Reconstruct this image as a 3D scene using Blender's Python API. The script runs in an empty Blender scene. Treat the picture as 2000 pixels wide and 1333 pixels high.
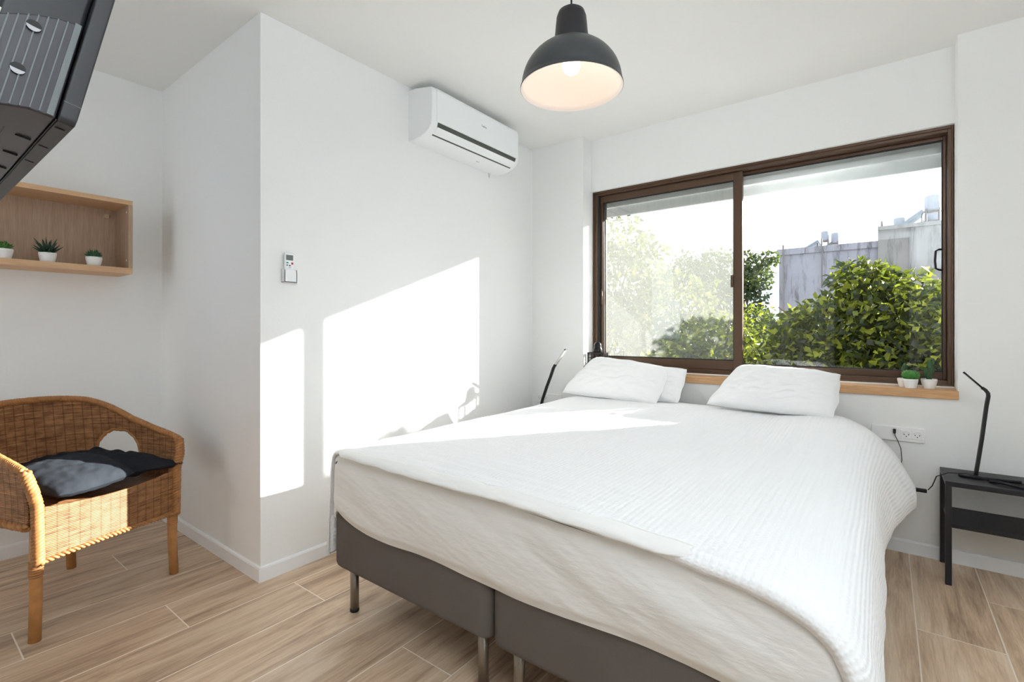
import bpy, math, random
import numpy as np
from mathutils import Vector, noise

S = bpy.context.scene
COL = S.collection

# ------------------------------------------------------------------ camera
F_PX, CX, CY, CAM_H = 957.0, 1000.0, 645.0, 1.15
YAW = math.atan(730 / 957.0)
cam_d = bpy.data.cameras.new('camera')
cam_d.sensor_width = 36.0
cam_d.lens = 36.0 * F_PX / 2000.0
cam_d.shift_y = -(666.5 - CY) / 2000.0
cam_d.clip_start = 0.02
cam = bpy.data.objects.new('camera', cam_d)
COL.objects.link(cam)
cam.location = (0, 0, CAM_H)
cam.rotation_euler = (math.pi / 2, 0, YAW)
S.camera = cam

# ------------------------------------------------------------------ colour management
S.view_settings.view_transform = 'Standard'
S.view_settings.look = 'None'
S.view_settings.gamma = 1.0
S.view_settings.use_curve_mapping = False
S.view_settings.exposure = 0.19
S.cycles.max_bounces = 14
S.cycles.diffuse_bounces = 8
S.cycles.transparent_max_bounces = 16

# ------------------------------------------------------------------ node helpers
class NT:
    def __init__(s, tree):
        s.t = tree; s.t.nodes.clear()
    def n(s, kind, ins=None, **props):
        nd = s.t.nodes.new(kind)
        for k, v in props.items(): setattr(nd, k, v)
        for k, v in (ins or {}).items():
            sock = nd.inputs[k]
            if hasattr(v, 'is_output') or isinstance(v, bpy.types.NodeSocket): s.t.links.new(v, sock)
            else: sock.default_value = v
        return nd
    def math(s, op, a, b=0.0, c=0.0):
        nd = s.t.nodes.new('ShaderNodeMath'); nd.operation = op
        for i, v in enumerate((a, b, c)):
            if isinstance(v, bpy.types.NodeSocket): s.t.links.new(v, nd.inputs[i])
            else: nd.inputs[i].default_value = v
        return nd.outputs[0]
    def mix(s, f, a, b, blend='MIX'):
        nd = s.t.nodes.new('ShaderNodeMix'); nd.data_type = 'RGBA'; nd.blend_type = blend
        for i, v in ((0, f), (6, a), (7, b)):
            if isinstance(v, bpy.types.NodeSocket): s.t.links.new(v, nd.inputs[i])
            else: nd.inputs[i].default_value = v
        return nd.outputs[2]
    def ramp(s, f, stops):
        nd = s.t.nodes.new('ShaderNodeValToRGB'); s.t.links.new(f, nd.inputs[0])
        e = nd.color_ramp.elements
        while len(e) < len(stops): e.new(0.5)
        for i, (p, c) in enumerate(stops): e[i].position = p; e[i].color = c
        return nd.outputs[0]
    def noise(s, vec, scale, detail=4, rough=.55, dist=0.0):
        nd = s.n('ShaderNodeTexNoise', {'Scale': scale, 'Detail': detail, 'Roughness': rough, 'Distortion': dist})
        if vec is not None: s.t.links.new(vec, nd.inputs['Vector'])
        return nd.outputs[0]
    def mapping(s, vec, scale=(1, 1, 1), rot=(0, 0, 0), loc=(0, 0, 0)):
        nd = s.n('ShaderNodeMapping', {'Vector': vec, 'Scale': scale, 'Rotation': rot, 'Location': loc})
        return nd.outputs[0]

def srgb(r, g, b):
    f = lambda c: (c / 255 / 12.92) if c / 255 <= .04045 else ((c / 255 + .055) / 1.055) ** 2.4
    return (f(r), f(g), f(b), 1.0)

def mat(name, color=(.8, .8, .8, 1), rough=.6, metal=0.0, spec=.4, bump=None, vary=0.0, vscale=8.0, emit=None, trans=0.0):
    """plain material with a little noise variation; bump=(scale, strength, stretch)"""
    m = bpy.data.materials.new(name); m.use_nodes = True
    t = NT(m.node_tree)
    tc = t.n('ShaderNodeTexCoord').outputs['Object']
    p = t.n('ShaderNodeBsdfPrincipled', {'Roughness': rough, 'Metallic': metal, 'Specular IOR Level': spec})
    c = color
    if vary:
        nz = t.noise(tc, vscale)
        d = tuple(x * (1 - vary) for x in color[:3]) + (1,); l = tuple(min(1, x * (1 + vary)) for x in color[:3]) + (1,)
        c = t.ramp(nz, [(.3, d), (.7, l)])
        t.t.links.new(c, p.inputs['Base Color'])
    else: p.inputs['Base Color'].default_value = c
    if bump:
        sc, st, stretch = bump
        nz = t.noise(t.mapping(tc, stretch), sc, 5)
        b = t.n('ShaderNodeBump', {'Height': nz, 'Strength': st, 'Distance': .01})
        t.t.links.new(b.outputs[0], p.inputs['Normal'])
    if emit: p.inputs['Emission Color'].default_value = emit[0]; p.inputs['Emission Strength'].default_value = emit[1]
    out = t.n('ShaderNodeOutputMaterial')
    sh = p.outputs[0]
    if trans:
        tr = t.n('ShaderNodeBsdfTranslucent', {'Color': c})
        sh = t.n('ShaderNodeMixShader', {'Fac': trans, 1: sh, 2: tr.outputs[0]}).outputs[0]
    t.t.links.new(sh, out.inputs[0])
    return m

# ------------------------------------------------------------------ world: thin bright cloud over pale blue
SKY = 2.0
w = bpy.data.worlds.new('sky'); S.world = w; w.use_nodes = True
t = NT(w.node_tree)
tc = t.n('ShaderNodeTexCoord').outputs['Generated']
nz = t.noise(t.mapping(tc, (1, 1, 2.5)), 2.2, 6, .6, .4)
col = t.ramp(nz, [(.35, (.62, .80, 1.0, 1)), (.60, (1, 1, 1, 1))])
bg = t.n('ShaderNodeBackground', {'Color': col, 'Strength': SKY})
t.n('ShaderNodeOutputWorld', {'Surface': bg.outputs[0]})

# ------------------------------------------------------------------ sun: low, from the front right, through the window
sd = bpy.data.lights.new('sun', 'SUN'); sd.energy = 24.0; sd.angle = math.radians(.7); sd.color = (1.0, .98, .95)
sun = bpy.data.objects.new('sun', sd); COL.objects.link(sun)
sun.rotation_euler = Vector((1, 1.41, .55)).to_track_quat('Z', 'Y').to_euler()
sun.location = (6, 12, 6)
# fill light added behind the camera, bounced off the ceiling
ad = bpy.data.lights.new('ceiling_fill_light', 'AREA'); ad.shape = 'DISK'; ad.size = .26; ad.energy = 56; ad.color = (.84, .93, 1.0)
al = bpy.data.objects.new('ceiling_fill_light', ad); COL.objects.link(al)
al.location = (.55, -.22, 1.80); al.rotation_euler = (math.pi, 0, 0)
# ------------------------------------------------------------------ mesh helpers
ROOTLOC = {}
class MB:
    def __init__(s): s.v = []; s.f = []; s.uv = {}; s.sm = []
    def add(s, vs, fs, uvs=None, smooth=False):
        o = len(s.v); s.v.extend([tuple(p) for p in vs])
        for i, f in enumerate(fs):
            s.f.append(tuple(k + o for k in f)); s.sm.append(smooth)
        if uvs is not None:
            for i, u in enumerate(uvs): s.uv[o + i] = u
        return s
    def box(s, a, b, M=None):
        x0, y0, z0 = a; x1, y1, z1 = b
        vs = [(x, y, z) for z in (z0, z1) for y in (y0, y1) for x in (x0, x1)]
        if M: vs = [M(v) for v in vs]
        return s.add(vs, [(0, 2, 3, 1), (4, 5, 7, 6), (0, 1, 5, 4), (2, 6, 7, 3), (0, 4, 6, 2), (1, 3, 7, 5)])
    def grid(s, P, uv=None, closed_u=False, closed_v=False, mask=None, smooth=True):
        nu, nv = P.shape[:2]
        vs = P.reshape(-1, 3).tolist()
        fs = []
        for i in range(nu if closed_u else nu - 1):
            for j in range(nv if closed_v else nv - 1):
                if mask is not None and not mask[i, j]: continue
                a = i * nv + j; b = ((i + 1) % nu) * nv + j; c = ((i + 1) % nu) * nv + (j + 1) % nv; d = i * nv + (j + 1) % nv
                fs.append((a, b, c, d))
        return s.add(vs, fs, uv.reshape(-1, 2).tolist() if uv is not None else None, smooth)
    def tube(s, path, r, seg=10, caps=True):
        path = [Vector(p) for p in path]; n = len(path)
        rs = r if hasattr(r, '__len__') else [r] * n
        up = None; rings = []
        for i in range(n):
            d = (path[min(i + 1, n - 1)] - path[max(i - 1, 0)]).normalized()
            if up is None:
                up = Vector((0, 0, 1)) if abs(d.z) < .9 else Vector((1, 0, 0))
            a = (up - d * up.dot(d)).normalized(); b = d.cross(a); up = a
            rings.append([path[i] + (a * math.cos(k * 2 * math.pi / seg) + b * math.sin(k * 2 * math.pi / seg)) * rs[i] for k in range(seg)])
        vs = [p for r_ in rings for p in r_]
        fs = [(i * seg + k, i * seg + (k + 1) % seg, (i + 1) * seg + (k + 1) % seg, (i + 1) * seg + k) for i in range(n - 1) for k in range(seg)]
        if caps: fs += [tuple(reversed(range(seg))), tuple(range((n - 1) * seg, n * seg))]
        return s.add(vs, fs, None, True)
    def lathe(s, prof, c=(0, 0, 0), seg=32, axis='z', M=None, cap=True):
        vs = []
        for r, z in prof:
            for k in range(seg):
                a = k * 2 * math.pi / seg
                p = (r * math.cos(a), r * math.sin(a), z)
                if axis == 'y': p = (p[0], p[2], p[1])
                if axis == 'x': p = (p[2], p[0], p[1])
                p = (p[0] + c[0], p[1] + c[1], p[2] + c[2])
                vs.append(M(p) if M else p)
        n = len(prof)
        fs = [(i * seg + k, i * seg + (k + 1) % seg, (i + 1) * seg + (k + 1) % seg, (i + 1) * seg + k) for i in range(n - 1) for k in range(seg)]
        if cap and prof[0][0] > 1e-5: fs.append(tuple(reversed(range(seg))))
        if cap and prof[-1][0] > 1e-5: fs.append(tuple(range((n - 1) * seg, n * seg)))
        return s.add(vs, fs, None, True)
    def prism(s, poly, axis, a, b, M=None):
        """extrude 2D polygon along axis between a and b"""
        def P(q, h):
            p = {'x': (h, q[0], q[1]), 'y': (q[0], h, q[1]), 'z': (q[0], q[1], h)}[axis]
            return M(p) if M else p
        n = len(poly)
        vs = [P(q, a) for q in poly] + [P(q, b) for q in poly]
        fs = [tuple(reversed(range(n))), tuple(range(n, 2 * n))] + [(i, (i + 1) % n, n + (i + 1) % n, n + i) for i in range(n)]
        return s.add(vs, fs)
    def build(s, name, m, parent=None, bevel=0.0, bseg=2, auto=True, angle=35):
        me = bpy.data.meshes.new(name)
        vs = s.v
        off = Vector((0, 0, 0))
        if parent is not None:
            q = parent
            while q.parent: q = q.parent
            off = ROOTLOC.get(q.name, Vector(q.location))
            vs = [(v[0] - off.x, v[1] - off.y, v[2] - off.z) for v in vs]
        me.from_pydata(vs, [], s.f)
        if s.uv:
            ul = me.uv_layers.new(name='UVMap')
            idx = np.zeros(len(me.loops), dtype=np.int32); me.loops.foreach_get('vertex_index', idx)
            arr = np.zeros((len(me.vertices), 2), dtype=np.float32)
            for k, u in s.uv.items(): arr[k] = u
            ul.data.foreach_set('uv', arr[idx].ravel())
        me.polygons.foreach_set('use_smooth', [bool(x) for x in s.sm])
        me.materials.append(m)
        me.validate(); me.update()
        o = bpy.data.objects.new(name, me); COL.objects.link(o)
        if parent is not None: o.parent = parent
        if bevel:
            b = o.modifiers.new('bevel', 'BEVEL'); b.width = bevel; b.segments = bseg; b.limit_method = 'ANGLE'; b.angle_limit = math.radians(40); b.harden_normals = False
            me.polygons.foreach_set('use_smooth', [True] * len(me.polygons))
            wn = o.modifiers.new('wn', 'WEIGHTED_NORMAL'); wn.keep_sharp = True
        return o

def thing(name, label, cat, loc=(0, 0, 0), group=None):
    o = bpy.data.objects.new(name, None); COL.objects.link(o); o.location = loc; o.empty_display_size = .1
    o['label'] = label; o['category'] = cat
    if group: o['group'] = group
    ROOTLOC[o.name] = Vector(loc)
    return o
def tag(o, label, cat, group=None, kind=None):
    o['label'] = label; o['category'] = cat
    if group: o['group'] = group
    if kind: o['kind'] = kind
    return o
def struct(o, label=None):
    o['kind'] = 'structure'
    if label: o['label'] = label
    return o
def fn(x, y, z=0.0, o=0): return noise.noise(Vector((x + o * 17.3, y - o * 9.1, z + o * 3.7)))

# ------------------------------------------------------------------ materials
WALL = mat('wall_paint', srgb(238, 238, 237), .75, spec=.2, bump=(90, .06, (1, 1, 1)))
CEIL = mat('ceiling_paint', srgb(236, 236, 234), .8, spec=.15, bump=(60, .05, (1, 1, 1)))
TRIMW = mat('trim_white', srgb(240, 240, 242), .35, spec=.4)
PLASTER_OUT = mat('outer_white_paint', srgb(244, 245, 246), .7, vary=.05)

def floor_material():
    m = bpy.data.materials.new('wood_look_tiles'); m.use_nodes = True
    t = NT(m.node_tree)
    geo = t.n('ShaderNodeTexCoord').outputs['Object']
    sp = t.n('ShaderNodeSeparateXYZ', {0: geo}); X, Y = sp.outputs[0], sp.outputs[1]
    fx = t.math('DIVIDE', t.math('ADD', X, 1.397), .2485)
    row = t.math('FLOOR', fx)
    fy = t.math('DIVIDE', t.math('SUBTRACT', Y, t.math('ADD', t.math('MULTIPLY', t.math('ADD', row, 5.0), .4233), .326)), 1.27)
    tile = t.math('FLOOR', fy)
    dx = t.math('MULTIPLY', t.math('PINGPONG', fx, .5), .2485)
    dy = t.math('MULTIPLY', t.math('PINGPONG', fy, .5), 1.27)
    d = t.math('MINIMUM', dx, dy)
    grout = t.math('LESS_THAN', d, .0023)
    idv = t.n('ShaderNodeCombineXYZ', {0: row, 1: tile, 2: 0.0}).outputs[0]
    wn = t.n('ShaderNodeTexWhiteNoise', {'Vector': idv}); r1 = wn.outputs['Value']; rc = wn.outputs['Color']
    shifted = t.n('ShaderNodeVectorMath', {0: geo, 1: t.n('ShaderNodeVectorMath', {0: rc, 3: 9.0}, operation='SCALE').outputs[0]}, operation='ADD').outputs[0]
    long_ = t.mapping(shifted, (9, .9, 1))
    g1 = t.noise(long_, 1.6, 6, .62, .8)
    g2 = t.noise(t.mapping(shifted, (70, 3.0, 1)), 1.5, 4, .6, .3)
    g3 = t.noise(t.mapping(shifted, (260, 14, 1)), 1.0, 3, .6)
    c1 = t.ramp(g1, [(.34, srgb(150, 120, 96)), (.5, srgb(212, 181, 150)), (.62, srgb(236, 212, 184))])
    c2 = t.mix(t.math('MULTIPLY', g2, .55), c1, t.ramp(g2, [(.35, srgb(148, 119, 94)), (.65, srgb(226, 202, 174))]))
    c3 = t.mix(.18, c2, t.ramp(g3, [(.3, srgb(124, 98, 78)), (.7, srgb(232, 210, 184))]))
    hs = t.n('ShaderNodeHueSaturation', {'Color': c3, 'Value': t.math('ADD', t.math('MULTIPLY', r1, .22), .84), 'Saturation': .98}).outputs[0]
    c = t.mix(grout, hs, srgb(232, 218, 204))
    p = t.n('ShaderNodeBsdfPrincipled', {'Base Color': c, 'Roughness': t.math('ADD', t.math('MULTIPLY', g2, .18), .36), 'Specular IOR Level': .35})
    h = t.math('ADD', t.math('MULTIPLY', g2, .25), t.math('MULTIPLY', t.math('SMOOTH_MIN', t.math('DIVIDE', d, .004), 1.0, .2), 1.0))
    b = t.n('ShaderNodeBump', {'Height': h, 'Strength': .25, 'Distance': .002}); t.t.links.new(b.outputs[0], p.inputs['Normal'])
    t.n('ShaderNodeOutputMaterial', {'Surface': p.outputs[0]})
    return m
FLOOR = floor_material()

def oak(name, a, b, stretch):
    m = bpy.data.materials.new(name); m.use_nodes = True
    t = NT(m.node_tree)
    tc = t.n('ShaderNodeTexCoord').outputs['Object']
    g = t.noise(t.mapping(tc, stretch), 3.0, 6, .6, .6)
    g2 = t.noise(t.mapping(tc, tuple(s * 4 for s in stretch)), 3.0, 3)
    c = t.mix(.4, t.ramp(g, [(.3, a), (.7, b)]), t.ramp(g2, [(.35, a), (.65, b)]))
    p = t.n('ShaderNodeBsdfPrincipled', {'Base Color': c, 'Roughness': .5, 'Specular IOR Level': .3})
    bp = t.n('ShaderNodeBump', {'Height': g2, 'Strength': .08, 'Distance': .002}); t.t.links.new(bp.outputs[0], p.inputs['Normal'])
    t.n('ShaderNodeOutputMaterial', {'Surface': p.outputs[0]})
    return m
OAK_X = oak('oak_sill', srgb(176, 132, 92), srgb(214, 172, 128), (1.5, 22, 22))
OAK_Y = oak('oak_shelf', srgb(196, 156, 118), srgb(222, 184, 146), (22, 1.5, 22))
OAK_Z = oak('oak_shelf_back', srgb(158, 132, 110), srgb(188, 162, 138), (20, 22, 1.2))
BRONZE = mat('bronze_aluminium', srgb(88, 66, 50), .38, metal=.35, spec=.5, vary=.06, vscale=3)
RUBBER_SHADE = mat('dark_rubber_and_shade', srgb(34, 32, 34), .6)
BLACKM = mat('black_lacquer', srgb(30, 30, 34), .42, spec=.4, vary=.1)
BLACKP = mat('black_plastic', srgb(24, 24, 26), .45)

def glass_mat(name, ior=1.38, tint=(.97, .985, .98, 1)):
    m = bpy.data.materials.new(name); m.use_nodes = True
    t = NT(m.node_tree)
    fr = t.n('ShaderNodeFresnel', {'IOR': ior}).outputs[0]
    tr = t.n('ShaderNodeBsdfTransparent', {'Color': tint}); gl = t.n('ShaderNodeBsdfGlossy', {'Roughness': .0, 'Color': (1, 1, 1, 1)})
    mx = t.n('ShaderNodeMixShader', {'Fac': fr, 1: tr.outputs[0], 2: gl.outputs[0]})
    t.n('ShaderNodeOutputMaterial', {'Surface': mx.outputs[0]})
    return m
GLASS = glass_mat('window_glass')
STEEL = mat('brushed_steel', srgb(150, 142, 132), .3, metal=.85)
def screen_mat():
    m = bpy.data.materials.new('insect_screen_mesh'); m.use_nodes = True
    t = NT(m.node_tree)
    tc = t.n('ShaderNodeTexCoord').outputs['Object']
    nz = t.noise(t.mapping(tc, (30, 1, 3)), 2.0, 4)
    tr = t.n('ShaderNodeBsdfTransparent', {'Color': (1, 1, 1, 1)})
    df = t.n('ShaderNodeBsdfDiffuse', {'Color': (.33, .33, .305, 1)}); tl = t.n('ShaderNodeBsdfTranslucent', {'Color': (.33, .33, .305, 1)})
    a = t.n('ShaderNodeMixShader', {'Fac': .6, 1: df.outputs[0], 2: tl.outputs[0]})
    fac = t.math('ADD', t.math('MULTIPLY', nz, .08), .24)
    mx = t.n('ShaderNodeMixShader', {'Fac': fac, 1: tr.outputs[0], 2: a.outputs[0]})
    t.n('ShaderNodeOutputMaterial', {'Surface': mx.outputs[0]})
    return m
SCREEN = screen_mat()

# ------------------------------------------------------------------ room shell
H = 2.605
XA, XS, XR = -2.272, -3.515, 1.62      # AC wall, shelf wall, right wall
YN, YW, YR, YB = 1.083, 3.25, 3.37, -.45   # nib wall, window wall, recessed wall, back wall
WL, WR, SZ, WT = -1.806, .282, .85, 2.213      # window recess left/right, sill height, window head
T = .16
struct(MB().box((XS - T, YB - T, -.1), (XR + T, YR + T, 0)).build('floor', FLOOR))
struct(MB().box((XS - T, YB - T, H), (XR + T, YR + T, H + .12)).build('ceiling', CEIL))
struct(MB().box((XS - T, YB - T, 0), (XS, YN, H)).build('wall_left', WALL))
struct(MB().box((XS - T, YN, 0), (XA, YR + T, H)).build('wall_niche', WALL))
W2Y0, W2Y1, W2Z0, W2Z1 = -.42, 1.95, .85, 2.35  # unseen opening added in the right wall to let in fill daylight
wr = MB(); wr.box((XR, YB - T, 0), (XR + T, W2Y0, H)); wr.box((XR, W2Y1, 0), (XR + T, YR + T, H)); wr.box((XR, W2Y0, 0), (XR + T, W2Y1, W2Z0)); wr.box((XR, W2Y0, W2Z1), (XR + T, W2Y1, H))
struct(wr.build('wall_right', WALL))
wb = MB()   # window wall: lower part, side piers, recessed panel over the window
wb.box((XA, YW, 0), (XR, YR + T, .805))
wb.box((XA, YW, .805), (WL, YR + T, H))
wb.box((WR, YW, .805), (XR, YR + T, H))
wb.box((WL, YR, WT), (WR, YR + T, H))
struct(wb.build('wall_back', WALL))
DX0, DX1, DZ = -.52, .22, 2.24
W3 = (-3.48, -2.42, .98, 2.28)  # unseen window opening added behind the camera for fill daylight
wf = MB(); wf.box((XS, YB - T, 0), (W3[0], YB, H)); wf.box((W3[1], YB - T, 0), (XR, YB, H)); wf.box((W3[0], YB - T, 0), (W3[1], YB, W3[2])); wf.box((W3[0], YB - T, W3[3]), (W3[1], YB, H))
struct(wf.build('wall_front', WALL))
fr = MB()
for xa, xb in ((W3[0], W3[0] + .04), (W3[1] - .04, W3[1])): fr.box((xa, YB - .1, W3[2]), (xb, YB - .05, W3[3]))
for za, zb in ((W3[2], W3[2] + .04), (W3[3] - .04, W3[3])): fr.box((W3[0], YB - .1, za), (W3[1], YB - .05, zb))
w3o = struct(fr.build('fill_window_3', BRONZE, bevel=.002), 'unseen bronze framed window added behind the camera for fill light, far left')
MB().box((W3[0] + .035, YB - .078, W3[2] + .035), (W3[1] - .035, YB - .073, W3[3] - .035)).build('window_pane', GLASS, w3o)
fr = MB(); fr.box((DX0 - .07, YB, 0), (DX0, YB + .018, DZ + .07)); fr.box((DX1, YB, 0), (DX1 + .07, YB + .018, DZ + .07)); fr.box((DX0, YB, DZ), (DX1, YB + .018, DZ + .07))
door = struct(fr.build('door_1', TRIMW, bevel=.002))
MB().box((DX0 + .004, YB, .006), (DX1 - .004, YB + .012, DZ - .004)).build('door_panel', mat('dark_door', srgb(92, 80, 70), .5, vary=.08), door, bevel=.002)
MB().tube([(DX0 + .07, YB + .012, 1.02), (DX0 + .07, YB + .055, 1.02), (DX0 + .19, YB + .055, 1.02)], .009, 10).build('door_handle', STEEL, door)

# skirting boards with rounded top
def skirting(name, p0, p1, nrm):
    """board from p0 to p1 (xy) standing on the nrm side"""
    t_ = .012; h = .068
    prof = [(0, 0), (t_, 0), (t_, h - .01), (t_ * .75, h - .003), (t_ * .4, h), (0, h)]
    mb = MB()
    vs = []
    for (x, y) in (p0, p1):
        for q, z in prof: vs.append((x + nrm[0] * q, y + nrm[1] * q, z))
    n = len(prof)
    fs = [tuple(range(n)), tuple(reversed(range(n, 2 * n)))] + [(i, n + i, n + (i + 1) % n, (i + 1) % n) for i in range(n)]
    mb.add(vs, fs)
    return struct(mb.build(name, TRIMW))
skirting('baseboard_left', (XS, YB), (XS, YN), (1, 0))
skirting('baseboard_niche', (XS + .012, YN), (XA + .012, YN), (0, -1))
skirting('baseboard_alcove', (XA, YN - .0), (XA, YW), (1, 0))
skirting('baseboard_back', (XA + .012, YW), (XR, YW), (0, -1))
skirting('baseboard_right', (XR, YB), (XR, YW - .012), (-1, 0))

# ------------------------------------------------------------------ window
FY0, FY1 = 3.335, 3.46
def rect_frame(mb, x0, x1, z0, z1, y0, y1, wl, wr, wb_, wt):
    mb.box((x0, y0, z0), (x0 + wl, y1, z1)); mb.box((x1 - wr, y0, z0), (x1, y1, z1))
    mb.box((x0 + wl, y0, z0), (x1 - wr, y1, z0 + wb_)); mb.box((x0 + wl, y0, z1 - wt), (x1 - wr, y1, z1))
win = MB()
rect_frame(win, WL + .003, WR - .003, SZ + .002, WT + .02, 3.405, 3.525, .036, .022, .034, .050)
rect_frame(win, WL + .003, WR - .003, SZ + .003, WT + .019, 3.396, 3.405, .012, .008, .012, .034)   # thin raised lip
window = struct(win.build('window_1', BRONZE, bevel=.002), 'bronze framed two-leaf sliding window over the bed head')
def sash(x0, x1, y0, y1, z0, z1, wl, wr, wb_, wt):
    f = MB(); rect_frame(f, x0, x1, z0, z1, y0, y1, wl, wr, wb_, wt)
    s_ = f.build('window_sash', BRONZE, window, bevel=.002)
    r = MB(); rect_frame(r, x0 + wl - .001, x1 - wr + .001, z0 + wb_ - .001, z1 - wt + .001, y0 + .010, y1 - .006, .006, .006, .007, .007)
    r.build('rubber_gasket', RUBBER_SHADE, s_)
    MB().box((x0 + wl, (y0 + y1) / 2 - .002, z0 + wb_), (x1 - wr, (y0 + y1) / 2 + .002, z1 - wt)).build('window_pane', GLASS, s_)
    return s_
SL = sash(WL + .040, -.739, 3.430, 3.456, SZ + .036, WT - .031, .030, .053, .062, .050)
MB().box((WL + .0395, 3.408, SZ + .04), (WL + .052, 3.428, WT - .03)).build('track_shade', RUBBER_SHADE, window)  # dark strip painting the shade in the left sash channel
SR = sash(-.801, WR - .026, 3.466, 3.492, SZ + .036, WT - .031, .050, .014, .038, .018)
# handles
MB().tube([(.236, 3.466, 1.47), (.226, 3.450, 1.47), (.212, 3.446, 1.478), (.209, 3.446, 1.52), (.212, 3.446, 1.572), (.226, 3.450, 1.58), (.236, 3.466, 1.58)], .005, 8).build('pull_handle', BLACKP, SR)
MB().box((-.808, 3.418, 1.43), (-.792, 3.432, 1.51)).build('latch', BRONZE, SL, bevel=.003)
MB().tube([(-1.752, 3.432, 1.34), (-1.738, 3.416, 1.35), (-1.736, 3.414, 1.40), (-1.738, 3.416, 1.45), (-1.752, 3.432, 1.46)], .006, 8).build('pull_handle', BRONZE, SL)
# insect screen in its own frame on the outside of the left half
fs_ = MB(); rect_frame(fs_, WL + .041, -.75, SZ + .038, WT - .034, 3.500, 3.514, .022, .022, .022, .022)
fsc = fs_.build('insect_screen', BRONZE, window)
MB().box((WL + .061, 3.506, SZ + .058), (-.77, 3.5065, WT - .054)).build('screen_mesh', SCREEN, fsc)

w2 = MB()
for y in (W2Y0, (W2Y0 + W2Y1) / 2 - .03, W2Y1 - .06): w2.box((XR + .05, y, W2Z0), (XR + .10, y + .06, W2Z1))
for z in (W2Z0, W2Z1 - .06): w2.box((XR + .05, W2Y0, z), (XR + .10, W2Y1, z + .06))
fill_win = struct(w2.build('fill_window_2', BRONZE, bevel=.002), 'unseen bronze framed window added in the right wall for fill light')
MB().box((XR + .072, W2Y0 + .05, W2Z0 + .05), (XR + .077, W2Y1 - .05, W2Z1 - .05)).build('window_pane', GLASS, fill_win)

sill = MB().box((WL - .002, YW - .018, .806), (WR + .003, 3.45, SZ))
struct(sill.build('trim_1', OAK_X, bevel=.003), 'oak window sill board under the bronze window')
struct(MB().box((WL, 3.383, SZ), (WR, 3.396, SZ + .007)).build('trim_2', TRIMW), 'white sealant strip between sill and window frame')

# ------------------------------------------------------------------ outside
GZ = -3.2
GRASS = mat('outside_ground', srgb(176, 174, 164), .9, vary=.3, vscale=.6)
struct(MB().box((-60, 3.8, GZ - .2), (60, 90, GZ)).build('ground', GRASS), 'ground below outside the window')
# eave box over the window, outside
ev = MB().box((-3.6, YR + T, 2.30), (1.9, 3.72, 2.62)); ev.box((-3.6, 3.60, 2.155), (1.9, 3.72, 2.31)); ev.box((-3.6, YR + T, 2.21), (1.9, 3.60, 2.245))
ev.box((-3.6, 3.56, 2.12), (1.9, 3.62, 2.16))
ev.box((-3.6, 3.585, 2.05), (1.9, 3.60, 2.13))
struct(ev.build('trim_3', PLASTER_OUT, bevel=.004), 'white stepped eave box outside above the window')
struct(MB().box((.33, YR + T, GZ), (.52, 4.10, 3.4)).build('sun_blocker_fin', PLASTER_OUT), 'unseen fin added outside right of the window to cut the sun')  # unseen fin added to give the sun on the bed its edge

def concrete(name, base, dark):
    m = bpy.data.materials.new(name); m.use_nodes = True
    t = NT(m.node_tree)
    tc = t.n('ShaderNodeTexCoord').outputs['Object']
    n1 = t.noise(tc, .9, 7, .65, .3); n2 = t.noise(t.mapping(tc, (4, 4, .7)), 1.2, 6, .7)
    c = t.mix(t.ramp(n2, [(.50, (0, 0, 0, 1)), (.68, (1, 1, 1, 1))]), t.ramp(n1, [(.3, tuple(.8 * x for x in base[:3]) + (1,)), (.7, base)]), dark)
    p = t.n('ShaderNodeBsdfPrincipled', {'Base Color': c, 'Roughness': .9, 'Specular IOR Level': .1})
    t.n('ShaderNodeOutputMaterial', {'Surface': p.outputs[0]})
    return m
CONC = concrete('weathered_render', (.36, .35, .40, 1), (.12, .11, .12, 1))
CONC2 = concrete('grey_render', (.30, .285, .28, 1), (.16, .155, .15, 1))
TANK = mat('tank_white', srgb(150, 153, 164), .5, vary=.08)
PANEL = mat('solar_collector', srgb(120, 130, 138), .3, metal=.3)
PIPE = mat('grey_pipe', srgb(120, 112, 110), .6)
BY = 20.0
b1 = thing('apartment_building', 'low weathered grey apartment block with stained parapet beyond the trees', 'building', (-1.6, BY, GZ))
MB().box((-3.08, BY, GZ), (-.2, BY + 7, 3.85)).build('wall', CONC, b1)
pp = MB().box((-3.14, BY - .06, 3.85), (-.2, BY + .2, 4.06)); pp.box((-3.14, BY + .2, 3.85), (-2.94, BY + 7, 4.06)); pp.build('parapet', CONC, b1)
MB().tube([(-2.93, BY - .08, GZ), (-2.93, BY - .08, 4.2)], .03, 8).build('drain_pipe', PIPE, b1)
MB().tube([(-1.75, BY - .08, 2.6), (-1.75, BY - .08, 4.3)], .02, 8).build('vent_pipe', PIPE, b1)
b2 = thing('apartment_building', 'taller grey apartment block with plain parapet, right of the weathered one', 'building', (1.5, BY, GZ))
MB().box((-.2, BY - .15, GZ), (4.5, BY + 7, 4.38)).build('wall', CONC2, b2)
MB().box((-.2, BY - .2, 4.38), (4.5, BY + .1, 4.50)).build('parapet', CONC2, b2)
MB().tube([(.66, BY - .2, 2.0), (.66, BY - .2, 4.35)], .035, 8).build('drain_pipe', PIPE, b2)
MB().tube([(-.1, BY - .1, 4.5), (-.1, BY - .1, 4.68)], .03, 8).build('vent_pipe', PIPE, b2)
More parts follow.
